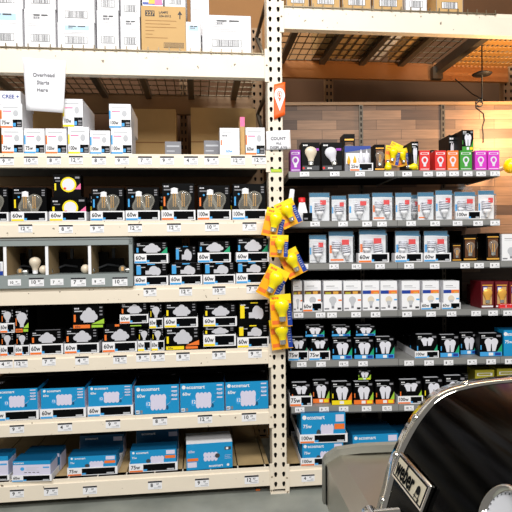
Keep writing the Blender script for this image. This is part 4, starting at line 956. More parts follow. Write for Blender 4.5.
# G3
g3l = [(309.5, 327.5, 234.5, 1, None), (329, 355, 230.5, 2, None), (358.5, 389, 229, 2, 'orange'), (395, 422.5, 230.5, 2, 'sky'), (424, 451, 230.5, 2, 'sky')]
for i, (x0, x1, yt, nn, tr) in enumerate(g3l):
    if tr:
        u, w, h, z = gd(x0, x1, 253, 262, 3, 0.004); place(tray(w, h, 0.062, tr, '60w', 0.42), GON, u, 0.004, z, 0, 'white 60-watt tray under %s' % ('the orange-marked twin blister', 'blister left of dark vintage boxes, farther one', 'blister next to the dark vintage boxes')[i-2], 'display tray')
        gput(BL(nn, tr == 'orange'), 'b', x0+1, x1-1, yt, 262, 3, 'twin spiral bulb blister in a tray, %s of three' % ('left', 'middle', 'right')[i-2], 'bulb pack', 'blister packs on the lower blister shelf', dep=0.045, d=0.012, rot=0, zs=ZG[3]+0.0035)
    else: gput(BL(nn, i == 1), 'b', x0, x1, yt, 262, 3, ('small single spiral bulb blister, leftmost on lower blister shelf', 'wide twin bulb blister right of the small single one')[i], 'bulb pack', 'blister packs on the lower blister shelf', dep=0.05)
gput(lambda w, h, d: gold_box(w, h, d), 'b', 452, 461.5, 243, 262, 3, 'short black vintage bulb box, leftmost of the dark three')
gput(lambda w, h, d: gold_box(w, h, d), 'b', 463, 477, 235, 262, 3, 'black vintage bulb box with amber window, middle of the dark three')
gput(lambda w, h, d: gold_box(w, h, d), 'b', 486, 500, 233, 262, 3, 'black vintage bulb box with amber window, rightmost of the dark three', dep=0.10)
gput(lambda w, h, d: gold_box(w, h, d), 'b', 474, 486, 234, 262, 3, 'dark vintage box set back between middle and rightmost ones', dep=0.12, d=0.12)
gput(lambda w, h, d: white_box(w, h, d, 'none'), 'bulb_box', 501.5, 521, 234, 262, 3, 'pale bulb box at right picture edge beside dark vintage boxes', dep=0.2)
# G4 white boxes
g4l = [(293, 302.3, 'orange', 0), (303, 322.3, 'orange', 1), (323.3, 342.3, 'orange', 0), (343.3, 361.5, 'orange', 0), (362.3, 379.6, 'blue', 0), (380.2, 397.5, 'blue', 0), (401.3, 420, 'blue', 0), (421.3, 440.3, 'blue', 1), (442, 460.5, 'blue', 1)]
for i, (x0, x1, st, tr) in enumerate(g4l):
    if tr:
        u, w, h, z = gd(x0, x1, 302.5, 310.5, 4, 0.006); place(tray(w, h, 0.11, 'orange' if i == 1 else 'sky', '60w', 0.48), GON, u, 0.006, z, 0, 'white blue-banded tray under the %s white box' % ('second from the right' if i == 7 else 'rightmost') if i != 1 else 'white orange-banded tray under the second white box from left', 'display tray')
    gput((lambda st: lambda w, h, d: white_box(w, h, d, st))(st), 'bulb_box', x0+(1 if tr else 0), x1-(1 if tr else 0), 281, 310, 4, 'white bulb box with %s photo strip, %s on its shelf' % ('brown' if st == 'orange' else 'blue-orange', order(i, 9)), 'box', 'white boxes on the fourth grey shelf', zs=ZG[4]+(0.0035 if tr else 0.001), rot=0)
for i, (x0, x1, lab) in enumerate(((481, 493.7, 'dark red vintage bulb box, left of two facing out'), (495.3, 508.3, 'dark red vintage bulb box, right of two facing out'))):
    gput(lambda w, h, d: gold_box(w, h, d, 'darkred'), 'b', x0, x1, 281.5, 310, 4, lab, dep=0.13)
    gput(lambda w, h, d: gold_box(w, h, d, 'darkred'), 'b', x0-5, x1-5.5, 281.5+4, 308, 4, lab.replace('dark red vintage', 'second dark red').replace('facing out', 'rows deep'), d=0.17, dep=0.12)
gput(lambda w, h, d: gold_box(w, h, d, 'darkred'), 'b', 509.5, 523, 282, 310, 4, 'dark red vintage box cut by right picture edge', dep=0.15)
gput(lambda w, h, d: CB('red')(w, h, d), 'bulb_box', 499, 513, 304, 310, 4, 'low red and white box before the dark red boxes', dep=0.01, d=0.002, rot=0)
# G5
lo5 = [(288.5, 308.3, 337.5, 1), (309.2, 330, 337.5, 1), (332, 352.2, 338.5, 0), (354, 374, 338.5, 0), (375.2, 394.5, 337, 0), (415, 438.8, 334.5, 1), (440, 459.3, 335, 0), (479.5, 502.3, 333.5, 0)]
t5 = []
for i, (x0, x1, yt, tr) in enumerate(lo5):
    if tr:
        dd = 0.32 if i == 5 else 0.12
        u, w, h, z = gd(x0, x1, 351, 359, 5, 0.004); place(tray(w, h, dd, 'sky', '75w' if i < 2 else '100w', 0.5), GON, u, 0.004, z, 0, ('white 75-watt tray nearest the post on fifth grey shelf', 'second white 75-watt tray from the post', '', '', '', 'long white 100-watt tray reaching back on fifth grey shelf')[i], 'display tray')
    f = 0.36 if tr else 0
    t5.append(gput((lambda f: lambda w, h, d: twin_box(w, h, d, 'sky', 'green', f))(f), 'bulb_box', x0+(1.2 if tr else 0), x1-(1.2 if tr else 0), yt, 359, 5, 'black twin-bulb box with green corner, %s, fifth grey shelf' % order(i, 8), 'box', 'twin bulb boxes on the fifth grey shelf', zs=ZG[5]+(0.0035 if tr else 0.001), rot=0, dep=0.09, d=0.012))
gput(lambda w, h, d: twin_box(w, h, d), 'bulb_box', 460.3, 477.5, 333, 353.5, 5, 'black twin-bulb box pushed back between its neighbours', d=0.07, rot=0, dep=0.09)
for i, (x0, x1, k) in enumerate(((305, 324.5, 1), (331.5, 350.5, 2), (355.5, 375.5, 3))):
    gput(lambda w, h, d: twin_box(w, h, d, 'sky', 'green'), 'bulb_box', x0, x1, 325.5, 338, 5, 'low black twin-bulb box lying on second layer, %s of three' % ('left', 'middle', 'right')[i], zs=max(t5[0:4])+0.001, dep=0.1, d=0.02, rot=0)
nb = 0
for x0, x1 in ((332, 352), (354, 374), (375, 394), (415, 438), (440, 459), (479.5, 502)):
    for q in (1, 2):
        s = 1-0.035*q
        gput(lambda w, h, d: twin_box(w, h, d), 'bulb_box', 250+(x0-250)*s, 250+(x1-250)*s, 336, 356, 5, 'black box %s behind the %s front box, fifth grey shelf' % (('directly', 'second')[q-1], ('third', 'fourth', 'fifth', 'long-tray', 'seventh', 'rightmost')[nb]), 'box', 'rear rows on the fifth grey shelf', d=0.012+0.1*q, dep=0.09, rot=0)
    nb += 1
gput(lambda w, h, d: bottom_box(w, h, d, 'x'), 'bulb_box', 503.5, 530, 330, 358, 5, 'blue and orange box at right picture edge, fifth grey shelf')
# G6
lo6 = [(290, 312, 383, 1, 'orange'), (331.5, 352, 382, 0, 'yellow'), (353.5, 373.5, 382, 0, 'orange'), (375.3, 394.5, 381.5, 0, 'orange'), (398, 423, 380, 1, 'orange'), (424, 443, 378, 0, 'yellow'), (444.5, 466, 376, 0, 'orange')]
for i, (x0, x1, yt, tr, c) in enumerate(lo6):
    if tr:
        u, w, h, z = gd(x0, x1, 396, 404.5, 6, 0.004); place(tray(w, h, 0.11 if i == 0 else 0.3, 'orange', '75w' if i == 0 else '100w', 0.5), GON, u, 0.004, z, 0, ('white 75-watt tray by the post on lowest grey shelf', '', '', '', 'long white 100-watt tray on lowest grey shelf')[i], 'display tray')
    f = 0.36 if tr else 0
    gput((lambda f, c: lambda w, h, d: twin_box(w, h, d, c, 'orange' if c == 'yellow' else 'lime', f))(f, c), 'bulb_box', x0+(1.2 if tr else 0), x1-(1.2 if tr else 0), yt, 404, 6, 'black twin-bulb box with %s foot, %s on lowest grey shelf' % (c, order(i, 7)), 'box', 'twin bulb boxes on the lowest grey shelf', zs=ZG[6]+(0.0035 if tr else 0.001), rot=0, dep=0.09, d=0.012)
tz = gput(lambda w, h, d: twin_box(w, h, d, 'orange', 'lime'), 'bulb_box', 312.5, 329.5, 380.5, 401, 6, 'black twin-bulb box set back beside the 75-watt tray', d=0.05, rot=0, dep=0.09)
gput(lambda w, h, d: twin_box(w, h, d, 'lime', 'lime'), 'bulb_box', 358, 371, 370, 383, 6, 'small box with green foot standing above the lowest row', zs=tz+0.004, d=0.03, rot=0)
for i, (x0, x1) in enumerate(((331, 351), (352, 371), (373, 391), (398, 420), (421, 439))):
    gput(lambda w, h, d: twin_box(w, h, d, 'orange', 'lime'), 'bulb_box', x0-3, x1-4, 382, 401, 6, 'rear black box behind %s on lowest grey shelf' % ('the yellow-footed box', 'the first orange-footed box', 'the second orange-footed box', 'the long tray front', 'the box right of long tray')[i], 'box', 'rear row on the lowest grey shelf', d=0.115, dep=0.09, rot=0)
for i, (x0, x1, yt) in enumerate(((475, 494.5, 370), (497, 517, 368.5))):
    gput(lambda w, h, d: CB('olive')(w, h, d), 'bulb_box', x0, x1, yt, 404, 6, 'dull yellow box above the grill lid, %s one' % ('left', 'right')[i], d=0.06)
gput(lambda w, h, d: CB('dark_grey')(w, h, d), 'bulb_box', 452, 472, 373, 400, 6, 'dim yellow-grey box left of the dull yellow ones', d=0.15)
# bottom deck, right bay
zr = ZR6t+0.001
def rb(x0, x1, yt, ym, yb, zs, d, rot, blab, tlab, kind='x'):
    u, w, h, z = dims(RACK, x0, x1, yt, yb, d, zs); th = h*(yb-ym)/(yb-yt)
    place(tray(w+0.012, th, 0.42, 'orange', '100w', 0.3), RACK, u, d, z, rot, tlab, 'display tray', 'trays under the grey shelves')
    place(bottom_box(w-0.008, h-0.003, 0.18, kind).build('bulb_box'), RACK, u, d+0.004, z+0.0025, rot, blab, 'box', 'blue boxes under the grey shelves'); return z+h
tb = rb(302, 344, 443, 463, 473.5, ZR6t+0.001 - 0.0, 0.0, R(-3), 'blue box in the lower 100-watt tray beside the post foot', 'lower white 100-watt tray beside the post foot')
rb(301, 346, 413, 437, 447, tb+0.001, 0.0, R(-3), 'blue box in the upper 100-watt tray beside the post foot', 'upper white 100-watt tray beside the post foot')
for i, (x0, x1, yt, d, lab) in enumerate(((353, 398, 434, 0.06, 'flat blue box behind the grill side table'), (348, 386, 424, 0.3, 'darker blue box behind the flat one under grey shelves'))):
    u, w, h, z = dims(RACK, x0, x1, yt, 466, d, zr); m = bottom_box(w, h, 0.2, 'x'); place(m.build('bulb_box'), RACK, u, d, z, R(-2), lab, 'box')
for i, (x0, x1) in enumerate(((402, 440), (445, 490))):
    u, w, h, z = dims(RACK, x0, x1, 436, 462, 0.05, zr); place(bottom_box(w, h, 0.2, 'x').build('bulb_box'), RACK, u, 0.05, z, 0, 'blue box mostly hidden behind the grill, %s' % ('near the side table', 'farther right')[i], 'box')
# right price tags
tags(GON, [(304.5,174.2),(334.7,174),(360,174),(389,174),(407,174),(428,174),(441,174),(454,173.8),(467.6,173.8),(481,173.8),(495,173.6)], 9.5, 4.6, -0.0045, 'on top grey shelf edge', bar=False)
tags(GON, [(315,224),(343,224),(367,224),(382,224),(411,223.5),(435,223.5),(457.5,223.3),(478,223.3),(495,223)], 9.5, 4.8, -0.0045, 'on upper blister shelf edge', bar=False)
tags(GON, [(303.5,266.6),(334,266.5),(356.5,266.5),(380,266.3),(409,266),(434.6,266),(465,265.6),(479,265.5),(494.6,265.3)], 9.5, 5, -0.0045, 'on lower blister shelf edge', bar=False)
tags(GON, [(298.6,315.3),(320.5,315),(332,315),(356,314.6),(375.5,314.5),(407,314.2),(431,314),(451.5,313.8),(476,313.3),(493,313),(508,313)], 9.5, 5, -0.0045, 'on white-box grey shelf edge', bar=False)
tags(GON, [(301.7,364.4),(321,364.2),(343.6,363.8),(363,363.6),(409,363),(429,362.8),(448.5,362.5),(472,362),(491,361.6),(509.6,361.4)], 9.5, 5, -0.0045, 'on fifth grey shelf edge', bar=False)
tags(GON, [(299.7,409.8),(324,409.4),(343.6,409),(366.5,408.6),(387,408.3),(409,408)], 9.5, 5, -0.0045, 'on lowest grey shelf edge', bar=False)

# ------------------------------------------------------------------ signs on the rack
def sheet(name, px, lines_, label, cat, c='paper', d=-0.004, curl=0.0, ts=None, bulge=0.004):
    """a paper sheet given by its four corners (tl, tr, br, bl)"""
    P = [RACK.hit(x, y, d) for x, y in px]; n = 8; m = MB()
    cu = sum(p[0] for p in P)/4; cz = sum(p[1] for p in P)/4
    vs = []
    for j in range(n+1):
        t = j/n
        for i in range(n+1):
            s = i/n
            u = (P[0][0]*(1-s)+P[1][0]*s)*(1-t)+(P[3][0]*(1-s)+P[2][0]*s)*t
            zz = (P[0][1]*(1-s)+P[1][1]*s)*(1-t)+(P[3][1]*(1-s)+P[2][1]*s)*t
            vs.append((u-cu, -bulge*math.sin(s*math.pi)-curl*t*t, zz-cz))
    fs = [(j*(n+1)+i, (j+1)*(n+1)+i, (j+1)*(n+1)+i+1, j*(n+1)+i+1) for j in range(n) for i in range(n)]
    m.add(vs, fs, c, True)
    for t, x, y, h in lines_:
        u, zz = RACK.hit(x, y, d); vs_, fs_, a0, a1, b0, b1 = text_geo(t); k = h/0.7
        tt = (P[0][1]-zz)/(P[0][1]-P[3][1])
        m.add([(u-cu+(a-(a0+a1)/2)*k, -bulge-0.0015-curl*tt*tt-0.0012, zz-cz+b*k) for a, b in vs_], fs_, 'ink_grey')
    o = m.build(name); place(o, RACK, cu, d, cz, 0, label, cat)
    so = o.modifiers.new('thickness', 'SOLIDIFY'); so.thickness = 0.0003
    return o
sheet('paper_notice', [(22.5, 57.5), (66, 61), (64, 113.5), (27, 111)], [('Overhead', 44, 77, 0.018), ('Starts', 43.5, 84.5, 0.018), ('Here', 43, 92, 0.018)], 'white paper notice reading Overhead Starts Here taped to the top beam', 'notice', curl=0.012, bulge=0.002)
sheet('paper_notice', [(266, 131.5), (290, 130), (291, 149), (266.5, 150.5)], [('COUNT', 278, 140, 0.015), ('ALL', 278.5, 144.3, 0.012), ('DISPLAYS', 278.5, 149.2, 0.015)], 'small white paper notice reading COUNT ALL DISPLAYS on the post', 'notice', d=-0.007, bulge=0.003)
o = sheet('orange_tag', [(274, 84.5), (285.2, 82), (285, 115), (274, 119.5)], [], 'orange tag with white drop-shaped pin symbol on the post', 'sign', c='orange_sign', d=-0.007, bulge=0.002)
m = MB()
def pinshape(cx, cz, r, sc, mt, l): 
    pts = [(cx+r*math.cos(a), cz+r*1.35*math.sin(a)) for a in [math.radians(-35+i*250/16) for i in range(17)]]+[(cx, cz-r*3.0)]
    m.poly(pts, mt, l)
pinshape(0, 0.02, 0.027, 1, 'white', 1); pinshape(0, 0.024, 0.013, 1, 'orange_sign', 2)
m.ringf(0, 0.022, 0.010, 0.016, 0.004, 'white', 3); m.disc(0.003, 0.024, 0.003, 0.005, 'white', 4)
u, zz = RACK.hit(279.5, 101); q = m.build('pin_symbol'); 
q.parent = o; q.location = (0, -0.0035, 0.005)
u, w, h, z = dims(RACK, 271, 282, 169, 172.3, -0.0015); m = MB(); m.box(-w/2, w/2, -0.0005, 0, 0, h, 'lime'); m.rect(-w*0.35, h*0.3, w*0.3, h*0.5, 'yellow', 4); place(m.build('green_sticker'), RACK, u, -0.0015, z, 0, 'small lime green sticker on the post', 'sticker')
m = MB(); m.lathe([(0, 0.10), (0.012, 0.10), (0.016, 0.0), (0, 0)], 'white', n=14); u, zz = RACK.hit(289.5, 209); o = place(m.build('paper_roll'), RACK, u, -0.012, zz, 0, 'white rolled paper tucked beside the post above the yellow packs', 'paper roll'); o.rotation_euler.y = R(8)
# hanging strip of yellow packs
strip = MB(); u, zz = RACK.hit(279, 200); _, zl = RACK.hit(279, 345); strip.box(-0.006, 0.006, -0.001, 0, 0, zz-zl, 'carton_white')
place(strip.build('clip_strip'), RACK, u, -0.002, zl, 0, 'thin clip strip behind the yellow packs on the post', 'clip strip')
hp = [(288, 213.5, 20, 26, 24), (274, 223, 20, 28, -14), (279, 246, 18, 22, -3), (292.5, 263, 20, 27, 26), (273, 282.5, 22, 32, -28), (281, 310.5, 21, 32, 3), (281, 334, 21, 30, 6)]
labs = ['topmost yellow bulb pack on the post, tilted right', 'second yellow bulb pack from the top, overhanging to the left', 'yellow bulb pack half covered, hanging third from the top', 'yellow bulb pack in mid strip swung out to the right', 'biggest-tilted yellow bulb pack swung out to the left', 'second lowest yellow bulb pack on the post', 'lowest yellow bulb pack hanging on the post']
for i, (x, y, w_, h_, a) in enumerate(hp):
    d = -0.04-0.022*(i % 3)-(0.02 if i in (0, 4) else 0)
    w = RACK.hit(x+w_, y, d)[0]-RACK.hit(x, y, d)[0]; h = w*h_/w_
    o = hang_pack(w, h); u, zz = RACK.hit(x, y, d); place(o, RACK, u, d, zz, 0, labs[i], 'bulb pack', 'yellow bulb packs on the post'); o.rotation_euler = (0, R(-a), RACK.a)

# ------------------------------------------------------------------ hanging cord with puck lamp housing
def W(fr, px, py, d):
    u, z = fr.hit(px, py, d); return fr.w(u, d, z)
pd = 0.25
c = W(RACK, 482, 74, pd); e = empty('hanging_cord'); e.location = c; tag(e, 'black ceiling disc with dangling tangled cord above the magenta boxes', 'cord')
m = MB(); m.lathe([(0, 0.014), (0.03, 0.012), (0.056, 0.0), (0.05, -0.006), (0, -0.008)], 'black_plastic', n=24); m.build('ceiling_disc', e)
m = MB(); pts = [(0, 0, 0.0), (0, 0, -0.14)]
for i in range(22):
    t = i/21*2*math.pi*1.6; pts.append((-0.018+0.018*math.cos(t), 0.006*math.sin(t*0.7), -0.16+0.018*math.sin(t)-i*0.0012))
pts += [(0.006, 0, -0.23), (0.012, 0, -0.27), (0.0, 0, -0.31), (0.008, 0.004, -0.35), (0.004, 0, -0.40)]
m.tube(pts, 0.0042, 'black_plastic', 6); m.build('cord', e)
m = MB(); m.tube([(0, 0, 0.012), (0.0, 0, ZR0t-0.03-c.z)], 0.004, 'black_plastic', 6); m.build('stem', e)
m = MB(); a = W(RACK, 455, 79, 0.7); b_ = W(RACK, 490, 103, 0.5); mid = (a+b_)/2-Vector((0, 0, 0.02)); m.tube([a-a, mid-a, b_-a, b_-a+Vector((0.12, 0, -0.01))], 0.004, 'black_plastic', 6)
o = m.build('black_cable'); o.location = a; tag(o, 'short black cable slanting under the right overhead deck', 'cable')
# yellow globe at the right edge
c = W(GON, 511, 166, 0.2); e = empty('display_lamp'); e.location = c; tag(e, 'yellow globe lamp on the plank wall at right picture edge', 'lamp')
m = MB(); m.lathe([(0.042*math.sin(t*math.pi/12), -0.042*math.cos(t*math.pi/12)) for t in range(13)], 'yellow_bulb', n=24); m.build('globe', e)
m = MB(); m.tube([(0, 0.03, 0), (0, 0.202, 0)], 0.012, 'white', 10); m.build('bracket', e)
# orange scrap on the floor
m = MB(); m.bbox(-0.012, 0.012, 0, 0.012, 0, 0.006, 'orange', 0.002); r_ = ray(258, 491); p = C0+r_*(-C0.z/r_.z); o = m.build('plastic_scrap'); o.location = (p.x, p.y+0.0, 0.0005); tag(o, 'tiny orange plastic scrap on the floor at the post foot', 'scrap')

# ------------------------------------------------------------------ barbecue grill
grill = empty('barbecue_grill'); DG = 0.865
gb = GR.w(0.5, 0.55, 0); grill.location = gb
tag(grill, 'black gas grill with chrome-edged lid and steel side table, close at lower right', 'grill')
TG = Matrix.Translation(-gb) @ GR.M
outp = [(370, 530), (376, 507), (381.5, 487), (388.5, 460.5), (398, 438), (409, 418), (420.5, 402.5), (430, 393.3), (443, 386), (465, 380.3), (487, 377), (512, 374.5)]
prof = [GR.hit(x, y, DG) for x, y in outp]
# smooth the corner with extra samples
def cr(P, n=5):
    out = []
    for i in range(len(P)-1):
        p0, p1, p2, p3 = P[max(i-1, 0)], P[i], P[i+1], P[min(i+2, len(P)-1)]
        for k in range(n):
            t = k/n
            out.append(tuple(0.5*((2*p1[j])+(-p0[j]+p2[j])*t+(2*p0[j]-5*p1[j]+4*p2[j]-p3[j])*t*t+(-p0[j]+3*p1[j]-3*p2[j]+p3[j])*t**3) for j in (0, 1)))
    out.append(P[-1]); return out
ul, zl = prof[-1]
tail = [(ul+0.07, zl+0.008), (ul+0.14, zl+0.006), (ul+0.2, zl-0.012), (ul+0.25, zl-0.06), (ul+0.27, zl-0.14), (ul+0.275, prof[0][1])]
prof = cr(prof+tail)
LN = 0.24; LF = DG
def extr(m, P, d0, d1, c, close=False, smooth=True, th=None):
    vs = [(u, d0, z) for u, z in P]+[(u, d1, z) for u, z in P]; n = len(P)
    m.add(vs, [(i, n+i, n+i+1, i+1) for i in range(n-1)], c, smooth)
def offs(P, k):
    out = []
    for i, p in enumerate(P):
        a, b = P[max(i-1, 0)], P[min(i+1, len(P)-1)]; dx, dz = b[0]-a[0], b[1]-a[1]; L = math.hypot(dx, dz) or 1
        out.append((p[0]-dz/L*k, p[1]+dx/L*k))
    return out
inner = offs(prof, -0.0018)
m = MB(TG); extr(m, inner, LN, LF-0.003, 'enamel')
lip = [(p[0], p[1]) for p in inner]
m.add([(u, LF-0.003, z) for u, z in lip], [tuple(range(len(lip)))], 'enamel'); m.add([(u, LN, z) for u, z in lip], [tuple(range(len(lip)))[::-1]], 'enamel')
lid = m.build('lid', grill)
for d0, d1 in ((LF-0.036, LF), (LN, LN+0.036)):
    m = MB(TG); A, B = prof, offs(prof, -0.0026)
    n = len(A)
    mids = offs(prof, 0.0003)
    rings = [(B, d0), (A, d0+0.0015), (mids, (d0+d1)/2), (A, d1-0.0015), (B, d1)]
    vs = [(u, d, z) for P, d in rings for u, z in P]
    fs = [(r*n+i, (r+1)*n+i, (r+1)*n+i+1, r*n+i+1) for r in range(4) for i in range(n-1)]
    m.add(vs, fs, 'chrome', True); band = m.build('chrome_band', lid)
    if d1 == LF:
        for x, y in ((417.5, 417), (397, 453.5), (467.7, 384), (383.5, 501)):
            best = min(range(1, n-1), key=lambda i: (lambda pp: (pp[0]-x)**2+(pp[1]-y)**2)((lambda v: ((v[0]), (v[1])))( (lambda w: (256+F*w.x/(-w.z), 256-F*w.y/(-w.z)))(CR.to_3x3().transposed() @ (GR.w(mids[i][0], (d0+d1)/2, mids[i][1])-C0)))))
            a, b = mids[best-1], mids[best+1]; dx, dz = b[0]-a[0], b[1]-a[1]; L = math.hypot(dx, dz); nv = Vector((-dz/L, 0, dx/L))
            Mx = nv.to_track_quat('Z', 'Y').to_matrix()
            k = MB(TG); k.lathe([(0.007, 0), (0.0065, 0.0024), (0.004, 0.004), (0, 0.0048)], 'chrome', (mids[best][0], (d0+d1)/2, mids[best][1]), 12, Mx); k.build('rivet', band)
# emblem
def onlid(px, py, d):
    u, z = GR.hit(px, py, d); return Vector((u, d, z))
d1 = 0.825
TL, BL_ = onlid(407.5, 452.5, d1), onlid(395.5, 477, d1)
# snap to surface
def snap(z):
    for i in range(len(inner)-1):
        if inner[i][1] <= z <= inner[i+1][1]:
            t = (z-inner[i][1])/(inner[i+1][1]-inner[i][1]); return inner[i][0]+t*(inner[i+1][0]-inner[i][0])
    return inner[0][0]
zt_, zb_2 = TL.z, BL_.z
A3, B3 = Vector((snap(zt_), 0, zt_)), Vector((snap(zb_2), 0, zb_2))
upv = (A3-B3); EH = upv.length; upv.normalize(); xv = Vector((0, -1, 0)); nv = upv.cross(xv).normalized()
if nv.x > 0: nv = -nv
EW = d1*(1-189/222)
ctr = (A3+B3)/2+Vector((0, d1-EW/2, 0))+nv*0.004
# local frame: x along text, z up, -y outward
EM = Matrix((( xv.x, -nv.x, upv.x, ctr.x), (xv.y, -nv.y, upv.y, ctr.y), (xv.z, -nv.z, upv.z, ctr.z), (0, 0, 0, 1)))
m = MB(TG @ EM); w, h = EW, EH
m.bbox(-w/2, w/2, -0.0045, 0.004, -h/2, h/2, 'chrome', 0.002)
y0 = -0.0047
def er(x0, z0, x1, z1, c, l=0):
    y = y0-0.0003*l; m.add([(x0, y, z0), (x1, y, z0), (x1, y, z1), (x0, y, z1)], [(0, 1, 2, 3)], c)
b = 0.0045
er(-w/2+b, -h/2+b, w/2-b, h/2-b, 'black'); er(-w/2+b*1.6, -h/2+b*1.6, w/2-b*1.6, h/2-b*1.6, 'emblem', 1)
def etext(t, x, z, hh, ww, c):
    vs, fs, a0, a1, b0, b1 = text_geo(t)
    for dx in (-0.0005, 0, 0.0005):
        m.add([(x+(a-a0)/(a1-a0)*ww+dx, y0-0.001-abs(dx)*0.2, z+(bb-b0)/(b1-b0)*hh) for a, bb in vs], fs, c)
etext('weber', -w*0.42, -h*0.3, h*0.66, w*0.58, 'black')
def edisc(cx, cz, r, c, l=3, half=False, n=18):
    y = y0-0.0003*l; m.add([(cx+r*math.cos((math.pi if half else 2*math.pi)*i/n), y, cz+r*math.sin((math.pi if half else 2*math.pi)*i/n)) for i in range(n+(1 if half else 0))], [tuple(range(n+(1 if half else 0)))], c)
edisc(w*0.30, h*0.02, h*0.15, 'black'); er(w*0.245, -h*0.3, w*0.262, -h*0.02, 'black', 3); er(w*0.34, -h*0.3, w*0.357, -h*0.02, 'black', 3); er(w*0.22, -h*0.24, w*0.38, -h*0.21, 'black', 3); edisc(w*0.36, -h*0.28, h*0.06, 'black')
m.build('emblem_plate', lid)
# thermometer
td = 0.555; uz = GR.hit(515, 517, td); zt_ = uz[1]; uu = snap(zt_)
i0 = min(range(len(inner)), key=lambda i: abs(inner[i][1]-zt_)+(0 if i < 40 else 9)); a, b = inner[i0-1], inner[i0+1]
nv = Vector((-(b[1]-a[1]), 0, b[0]-a[0])).normalized(); Mx = nv.to_track_quat('Z', 'Y').to_matrix(); r = 0.033
m = MB(TG); o3 = (uu, td, zt_)
m.lathe([(r, 0), (r*1.04, 0.006), (r*1.0, 0.012), (r*0.88, 0.014), (r*0.78, 0.007)], 'chrome', o3, 32, Mx); th = m.build('thermometer_bezel', lid)
m = MB(TG); m.lathe([(r*0.84, 0.0065), (0, 0.0066)], 'ink_pale', o3, 32, Mx)
for i in range(24):
    a = i*2*math.pi/24; p = Mx @ Vector((r*0.72*math.cos(a), r*0.72*math.sin(a), 0.0072)); m.lathe([(0.0012, 0), (0, 0.0004)], 'ink', (o3[0]+p.x, o3[1]+p.y, o3[2]+p.z), 5, Mx)
p0_ = Mx @ Vector((0, 0, 0.0075)); p1_ = Mx @ Vector((-r*0.4, r*0.3, 0.0075)); m.tube([Vector(o3)+p0_, Vector(o3)-p1_+p0_*2], 0.0009, 'ink', 5); m.build('dial', th)
# handle
hu, hz = GR.hit(369, 513.5, 0.80)
m = MB(TG); m.tube([(hu, 0.805, hz), (hu, 0.80, hz), (hu, 0.32, hz)], [0.009, 0.0135, 0.0135], 'chrome', 16); hd = m.build('handle', lid)
for dd in (0.785, 0.34):
    m = MB(TG); m.tube([(hu-0.012, dd, hz), (hu-0.01, dd, hz), (snap(hz)+0.02, dd, hz+0.004)], [0.006, 0.0125, 0.0105], 'chrome', 16); m.build('handle_post', hd)
# side table beyond the lid's far end
FD = 1.13
def gh(x, y, d=FD): return GR.hit(x, y, d)
e0 = gh(326.5, 464); e1 = gh(340, 455.5); ztop = e1[1]; 
ur = e1[0]+0.42
zbot = gh(326.5, 504)[1]
m = MB(TG); P = [(e0[0], zbot), (e0[0], e0[1]), (e1[0], ztop), (ur, ztop), (ur, zbot)]
extr(m, P, 0.885, FD, 'brushed', smooth=False)
tbm = m.build('side_table', grill); so = tbm.modifiers.new('t', 'SOLIDIFY'); so.thickness = 0.002; so.offset = -1
capo = [(323.3, 503.5), (323.3, 461), (326, 456.5), (337, 448.8), (362, 445.2), (399, 441.8)]
capi = [(327.0, 503.5), (327.0, 464), (328, 462), (340, 455), (362, 452.5), (399, 448)]
PO = [gh(x, y) for x, y in capo]; PI_ = [gh(x, y) for x, y in capi]
PO[-1] = (ur+0.004, PO[-2][1]+0.001); PI_[-1] = (ur, PI_[-2][1]); PO.append((ur+0.006, zbot)); PI_.append((ur-0.002, zbot)); 
m = MB(TG); n = len(PO)
vs = [(u, FD-0.004, z) for u, z in PO]+[(u, FD-0.004, z) for u, z in PI_]+[(u, FD+0.014, z) for u, z in PO]+[(u, FD+0.014, z) for u, z in PI_]
fs = [(i, i+1, n+i+1, n+i) for i in range(n-1)]+[(2*n+i, 3*n+i, 3*n+i+1, 2*n+i+1) for i in range(n-1)]+[(i, 2*n+i, 2*n+i+1, i+1) for i in range(n-1)]+[(n+i, n+i+1, 3*n+i+1, 3*n+i) for i in range(n-1)]
m.add(vs, fs, 'brushed_edge'); m.add([(u, FD+0.008, z) for u, z in PI_], [tuple(range(n))], 'brushed_edge'); m.build('end_frame', tbm)
m = MB(TG); m.box(e0[0]-0.0035, e0[0]+0.0005, FD-0.010, FD-0.0045, zbot+0.002, e0[1]-0.002, 'black'); m.build('edge_seal', tbm)
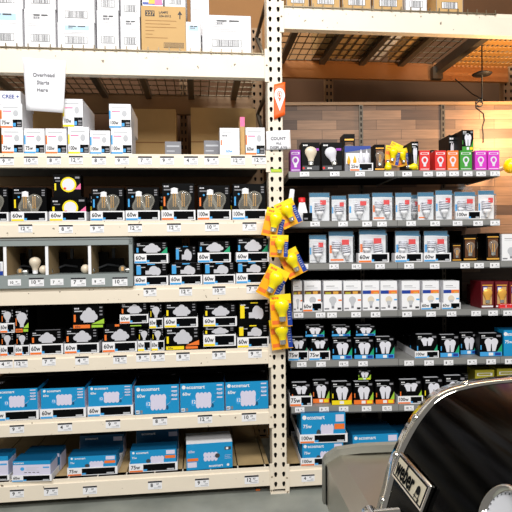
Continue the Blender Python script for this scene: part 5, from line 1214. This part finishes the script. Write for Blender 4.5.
# body, cart (below the picture, standing on the floor)
ubk = inner[-1][0]; ufr = inner[0][0]; zl0 = inner[0][1]
m = MB(TG); m.box(ufr+0.02, ubk-0.02, LN+0.01, LF-0.01, zl0-0.16, zl0, 'black_plastic'); m.build('firebox', grill, 0.01)
m = MB(TG); m.box(ufr+0.0, ufr+0.02, LN+0.01, LF-0.01, zl0-0.15, zl0-0.03, 'brushed'); cp_ = m.build('control_panel', grill)
for i in range(3):
    k = MB(TG); k.lathe([(0.024, 0), (0.02, 0.025), (0, 0.026)], 'black_plastic', (ufr, 0.36+i*0.17, zl0-0.09), 16, Matrix.Rotation(R(-90), 3, 'Y')); k.build('knob', cp_)
m = MB(TG); m.box(ufr+0.06, ubk-0.06, LN+0.04, LF-0.04, 0.08, zl0-0.16, 'black_plastic'); m.build('cabinet', grill, 0.004)
for uu in (ufr+0.07, ubk-0.07):
    for dd in (LN+0.06, LF-0.06):
        m = MB(TG); m.lathe([(0, -0.012), (0.037, -0.012), (0.04, 0), (0.037, 0.012), (0, 0.012)], 'black_plastic', (uu, dd, 0.04), 20, Matrix.Rotation(R(90), 3, 'X')); m.build('caster', grill)

# ------------------------------------------------------------------ light
def area(name, loc, size, power, col, tgt):
    l = bpy.data.lights.new(name, 'AREA'); l.shape = 'RECTANGLE'; l.size, l.size_y = size; l.energy = power; l.color = col
    o = bpy.data.objects.new(name, l); COL.objects.link(o); o.location = loc
    o.rotation_euler = (Vector(tgt)-Vector(loc)).to_track_quat('-Z', 'Y').to_euler(); return o
area('aisle_light', (-0.7, -0.7, 4.9), (3.0, 0.9), 330, (1.0, 0.98, 0.95), (-0.3, 2.6, 1.0))
area('aisle_light', (1.3, -2.2, 4.0), (3.0, 0.9), 230, (1.0, 0.98, 0.94), (0.2, 2.6, 0.7))
area('rear_light', (0.6, 3.6, 4.2), (3.2, 0.6), 45, (1.0, 0.85, 0.62), (0.6, 3.4, 0.5))
p = GON.w(GON.hit(545, 140)[0], 0.12, zof(500, 120, GON))
l = bpy.data.lights.new('warm_display_lamp', 'POINT'); l.energy = 42; l.color = (1.0, 0.62, 0.30); l.shadow_soft_size = 0.08
o = bpy.data.objects.new('warm_display_lamp', l); COL.objects.link(o); o.location = p
w_ = bpy.data.worlds.new('world'); S.world = w_; w_.use_nodes = True
w_.node_tree.nodes['Background'].inputs[0].default_value = (1.0, 0.96, 0.9, 1); w_.node_tree.nodes['Background'].inputs[1].default_value = 0.3
S.view_settings.view_transform = 'Standard'; S.view_settings.look = 'None'; S.view_settings.exposure = -0.55; S.view_settings.gamma = 1; S.view_settings.use_curve_mapping = False
